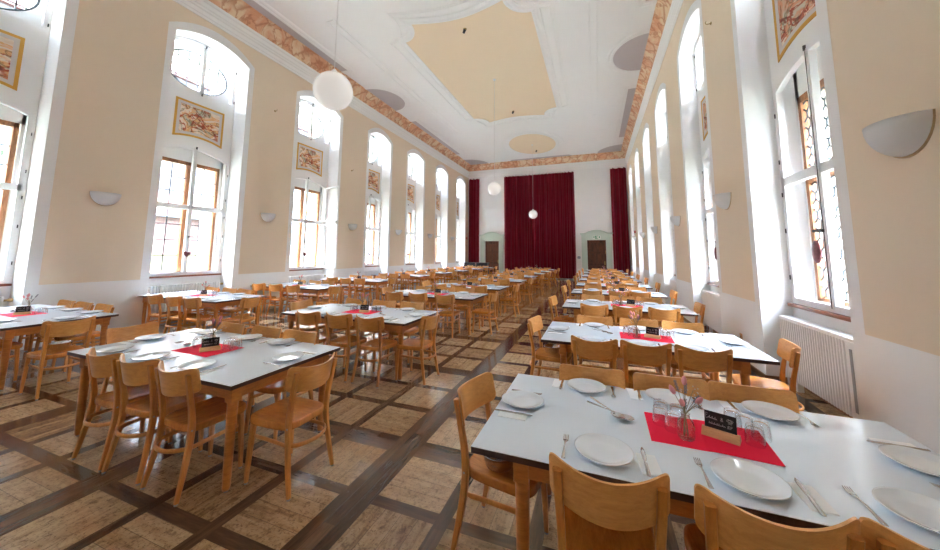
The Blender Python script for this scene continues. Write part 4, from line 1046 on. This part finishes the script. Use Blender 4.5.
for rown,cx,TW,ys in ROWS:
    for i,yn in enumerate(ys):
        key=(rown,i); r=random.Random(hash((len(rown)*31+i*7))%9973)
        cy=yn+TD/2; tn='%s table from the front, %s row'%(ORD[i],rown)
        place({'right':TABLE2,'middle':TABLE,'left':TABLE3}[rown],(cx,cy,0),0,'pale-topped wooden dining table, %s from the front in the %s row'%(ORD[i],rown),'dining tables in three rows')
        far=i>=FEW; CH=FARCHAIR if far else CHAIR
        jit=lambda s:r.uniform(-s,s)
        nx=NEAR.get(key) or tuple(cx+o+jit(.05) for o in((-.50,0,.49) if rown=='right' else (-.58,-.02,.55))); fx=FARS.get(key) or tuple(cx+o+jit(.05) for o in((-.50,0,.49) if rown=='right' else (-.58,-.02,.55)))
        no=NOFF.get(key,-.21+jit(.06)); fo=FOFF.get(key,.08+jit(.045))
        pn=PNEAR.get(key) or tuple(v-.005 for v in nx); pf=PFAR.get(key) or tuple(v-.005 for v in fx)
        names=('left','middle','right')
        G='wooden chairs around the tables'
        seats=[]
        for j in range(3):
            if (rown,i,'n',j) not in SKIP: place(CH,(nx[j],yn+no+jit(.015),0),jit(.05),'honey wooden chair, near side %s seat, %s'%(names[j],tn),G)
            if (rown,i,'f',j) not in SKIP: place(CH,(fx[j],yn+TD-fo*0+fo*1.0,0),PI+jit(.05),'honey wooden chair, far side %s seat, %s'%(names[j],tn),G)
            seats.append((pn[j],yn+.165,0,'near side %s place'%names[j])); seats.append((pf[j],yn+TD-.115,PI,'far side %s place'%names[j]))
        eL=ENDL.get(key) or (cx-TW/2-.24+jit(.04),cy+jit(.1),jit(.06)); eR=ENDR.get(key) or (cx+TW/2+(.22 if rown=='right' else .32)+jit(.05),cy-.05+jit(.12),jit(.06))
        bl=(rown,i,'L') in BOWLS; br=(rown,i,'R') in BOWLS
        if rown!='left': place(CH,(eL[0],eL[1],0),-PI/2+eL[2],('wooden chair holding a steel bowl, left end of %s' if bl else 'honey wooden chair, left end of the %s')%tn,G)
        if (rown,i,'R') not in SKIP: place(CH,(eR[0],eR[1],0),PI/2+eR[2],('wooden chair holding a steel bowl, right end of %s' if br else 'honey wooden chair, right end of the %s')%tn,G)
        if bl: place(BOWL,(*BOWLS[(rown,i,'L')],.4645),0,'steel bowl on chair, left end of %s'%tn,'steel bowls on chairs')
        if br: place(BOWL,(*BOWLS[(rown,i,'R')],.4645),0,'steel bowl on chair, right end of %s'%tn,'steel bowls on chairs')
        seats+=[(cx-TW/2+.135,cy+.03+jit(.03),-PI/2,'left end place')] if rown!='left' else []; seats.append((cx+TW/2-.15,(eR[1]+.2 if key==('middle',0) else cy+.05),PI/2,'right end place'))
        for sx,sy,rot,nm in seats:
            if (rown,i,nm) in SKIP: continue
            place(PLATE,(sx,sy,ZT),0,'round white plate, %s, %s'%(nm,tn),'dinner plates on the tables')
            if i<FEW-1:
                q=RZ(rot); a=Vector((sx,sy,ZT)); 
                f=a+q@Vector((-.165+jit(.012),.0+jit(.015),0)); k_=a+q@Vector((.17+jit(.01),-.01+jit(.015),0)); np_=a+q@Vector((.185,-.02,0))
                place(FORK,f,rot+jit(.06),'steel fork, %s, %s'%(nm,tn),'forks on the tables')
                place(NAPKIN,np_,rot+jit(.05)+.03,'folded white paper napkin, %s, %s'%(nm,tn),'paper napkins on the tables')
                place(KNIFE,k_+Vector((0,0,.0042)),rot+jit(.07),'steel knife on a napkin, %s, %s'%(nm,tn),'knives on the tables')
        # middle of the table: red mat, vase, sign, upturned glasses
        ox=.05 if rown=='right' else .0; mx,my=cx+ox,cy-.0
        place(CLOTH,(mx,my,ZT+.0004),-.02 if rown=='right' else .0,'red paper mat in the middle of the %s'%tn,'red mats on the tables')
        zc=ZT+.005
        vp=(mx-.095,my-.075) if rown=='right' else (mx-.03,my+.05)
        V=VASES[(i+len(rown))%3]; place(V,(vp[0],vp[1],zc),jit(2),'glass bottle of dried flowers on the %s'%tn,'dried flower vases')
        sp=(mx+.07,my-.005,zc) if rown=='right' else (mx+.07,my-.03,zc)
        place(SIGN,sp,-.42 if rown=='right' else (1.0 if i==0 else .1+jit(.25)),'small black chalkboard sign in a wooden block, %s'%tn,'chalkboard signs')
        gl=[(-.19,.04),(-.14,-.015),(-.175,.125),(-.10,.09),(.20,.09),(.205,-.02),(.165,.14),(.255,.05)] if rown=='right' else [(-.20,.02),(-.135,.10),(-.22,.11),(-.13,-.01),(.20,.04),(.22,.12),(.14,.13),(.27,.06)]
        for g,(dx,dy) in enumerate(gl):
            if (rown,i,'g',g) in SKIP: continue
            o=place(GLASS,(mx+dx,my+dy,zc),jit(3),'upturned glass, %s of four %s of sign, %s'%(['first','second','third','last'][g%4],'left' if g<4 else 'right',tn),'upturned drinking glasses')
        if i<4:
            b0=(cx-.40,cy+.10) if rown=='right' else ((cx+.42,cy-.06) if i else (cx-.42,cy+.10))
            place(SPOON,(b0[0],b0[1],ZT+.001),-2.25+jit(.2),'long steel serving spoon, lower of the crossed pair, %s'%tn,'serving spoons')
            place(SPOON,(b0[0]-.02,b0[1]+.0,ZT+.016),-2.75+jit(.2),'long steel serving spoon, upper of the crossed pair, %s'%tn,'serving spoons')
# ------------------------------------------------------------------ outside
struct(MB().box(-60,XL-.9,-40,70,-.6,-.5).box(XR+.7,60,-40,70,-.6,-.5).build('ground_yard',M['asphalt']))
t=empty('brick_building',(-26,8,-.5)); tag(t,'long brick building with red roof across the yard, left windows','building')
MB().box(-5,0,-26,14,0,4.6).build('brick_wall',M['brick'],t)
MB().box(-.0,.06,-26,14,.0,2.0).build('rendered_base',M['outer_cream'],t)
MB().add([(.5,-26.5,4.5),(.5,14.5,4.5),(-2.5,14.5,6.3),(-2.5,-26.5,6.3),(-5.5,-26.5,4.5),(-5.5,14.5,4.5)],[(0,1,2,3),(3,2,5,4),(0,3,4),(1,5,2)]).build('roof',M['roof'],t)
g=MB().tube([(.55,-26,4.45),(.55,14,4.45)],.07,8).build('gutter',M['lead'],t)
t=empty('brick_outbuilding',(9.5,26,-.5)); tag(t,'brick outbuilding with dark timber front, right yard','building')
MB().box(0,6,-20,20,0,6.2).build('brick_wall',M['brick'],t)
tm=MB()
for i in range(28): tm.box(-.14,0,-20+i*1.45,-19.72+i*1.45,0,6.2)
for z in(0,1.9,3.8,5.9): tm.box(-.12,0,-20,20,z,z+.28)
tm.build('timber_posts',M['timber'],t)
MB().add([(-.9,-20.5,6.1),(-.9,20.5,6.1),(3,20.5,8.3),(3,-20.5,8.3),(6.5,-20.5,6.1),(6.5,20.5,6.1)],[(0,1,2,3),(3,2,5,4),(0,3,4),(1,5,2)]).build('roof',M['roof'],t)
M['sky_block_render']=plaster('sky block facade',(.055,.054,.055),.05)  # dark facade of buildings added to block low sky behind the window bars
for x,y0,y1,h,sg,lab in((-33,-30,75,17,1,'tall building added behind the brick building to block low sky, left yard'),(24,-20,60,15,-1,'tall building added behind the brick outbuilding to block low sky, right yard')):
    t=empty('sky_block_building',(x,0,-.5)); tag(t,lab,'building')
    MB().box(min(0,-sg*6),max(0,-sg*6),y0,y1,0,h).build('facade',M['sky_block_render'],t)
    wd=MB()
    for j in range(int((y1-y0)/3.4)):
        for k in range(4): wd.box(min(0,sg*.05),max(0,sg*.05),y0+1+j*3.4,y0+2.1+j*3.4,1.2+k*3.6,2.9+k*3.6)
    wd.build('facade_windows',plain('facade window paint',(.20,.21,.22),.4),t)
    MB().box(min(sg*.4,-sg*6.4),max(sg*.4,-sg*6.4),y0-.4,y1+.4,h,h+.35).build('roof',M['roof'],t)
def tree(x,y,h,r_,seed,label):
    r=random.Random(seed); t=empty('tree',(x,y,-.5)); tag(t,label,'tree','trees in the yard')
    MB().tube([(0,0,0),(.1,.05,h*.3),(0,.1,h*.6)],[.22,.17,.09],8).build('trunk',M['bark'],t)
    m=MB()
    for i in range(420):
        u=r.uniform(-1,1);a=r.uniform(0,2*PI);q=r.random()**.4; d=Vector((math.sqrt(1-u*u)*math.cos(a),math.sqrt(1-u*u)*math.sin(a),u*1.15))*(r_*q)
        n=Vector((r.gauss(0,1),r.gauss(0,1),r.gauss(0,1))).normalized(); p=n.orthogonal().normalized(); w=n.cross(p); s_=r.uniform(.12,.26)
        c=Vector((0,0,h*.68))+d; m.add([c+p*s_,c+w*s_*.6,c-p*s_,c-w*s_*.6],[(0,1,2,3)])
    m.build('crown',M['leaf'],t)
for i,(x,y) in enumerate([(-23,25),(-21,31),(6.2,14),(6.2,33),(-13.6,.9)]): tree(x,y,6.0+.4*i,2.1 if i<4 else 2.6,i,['leafy tree beyond the brick building, left yard','leafy tree at the far end of the left yard','leafy tree outside the middle right windows','leafy tree outside the farthest right windows','broad leafy tree added close outside to dim the nearest left window'][i])  # last tree is added to cut daylight through the nearest left window

# ------------------------------------------------------------------ sky, camera, colour
w=bpy.data.worlds.new('overcast'); S.world=w; w.use_nodes=True; nt=w.node_tree; bg=nt.nodes['Background']
co=nt.nodes.new('ShaderNodeTexCoord'); sp=nt.nodes.new('ShaderNodeSeparateXYZ'); nt.links.new(co.outputs['Generated'],sp.inputs[0])
rp=nt.nodes.new('ShaderNodeValToRGB'); nt.links.new(sp.outputs[2],rp.inputs[0]); e=rp.color_ramp.elements
e[0].position=0; e[0].color=(.31,.352,.43,1); e[1].position=.8; e[1].color=(.725,.838,1,1); k_=e.new(.35); k_.color=(.465,.53,.645,1)
nt.links.new(rp.outputs[0],bg.inputs[0]); bg.inputs[1].default_value=25
cd=bpy.data.cameras.new('camera'); cam=bpy.data.objects.new('camera',cd); COL.objects.link(cam); S.camera=cam
cd.sensor_fit='HORIZONTAL'; cd.sensor_width=36; cd.lens=333.312/940*36; cd.shift_x=0; cd.shift_y=-(275-218.025)/940; cd.clip_start=.02
yaw,pit,rol=.3595849,.1077694,.0071247
cy_,sy_=math.cos(yaw),math.sin(yaw); fv=Vector((-sy_*math.cos(pit),cy_*math.cos(pit),math.sin(pit))); rv_=Vector((cy_,sy_,0)); uv=rv_.cross(fv)
r2=rv_*math.cos(rol)+uv*math.sin(rol); u2=-rv_*math.sin(rol)+uv*math.cos(rol)
R3=Matrix((r2,u2,-fv)).transposed(); cam.matrix_world=Matrix.Translation((0,0,1.667))@R3.to_4x4()
S.view_settings.view_transform='Standard'; S.view_settings.look='None'; S.view_settings.gamma=1; S.view_settings.use_curve_mapping=False
S.view_settings.exposure=2.48
S.cycles.use_denoising=True; S.cycles.max_bounces=14; S.cycles.diffuse_bounces=12; S.cycles.glossy_bounces=3; S.cycles.transparent_max_bounces=16; S.cycles.transmission_bounces=4; S.cycles.sample_clamp_indirect=8
# remove the originals that were never placed
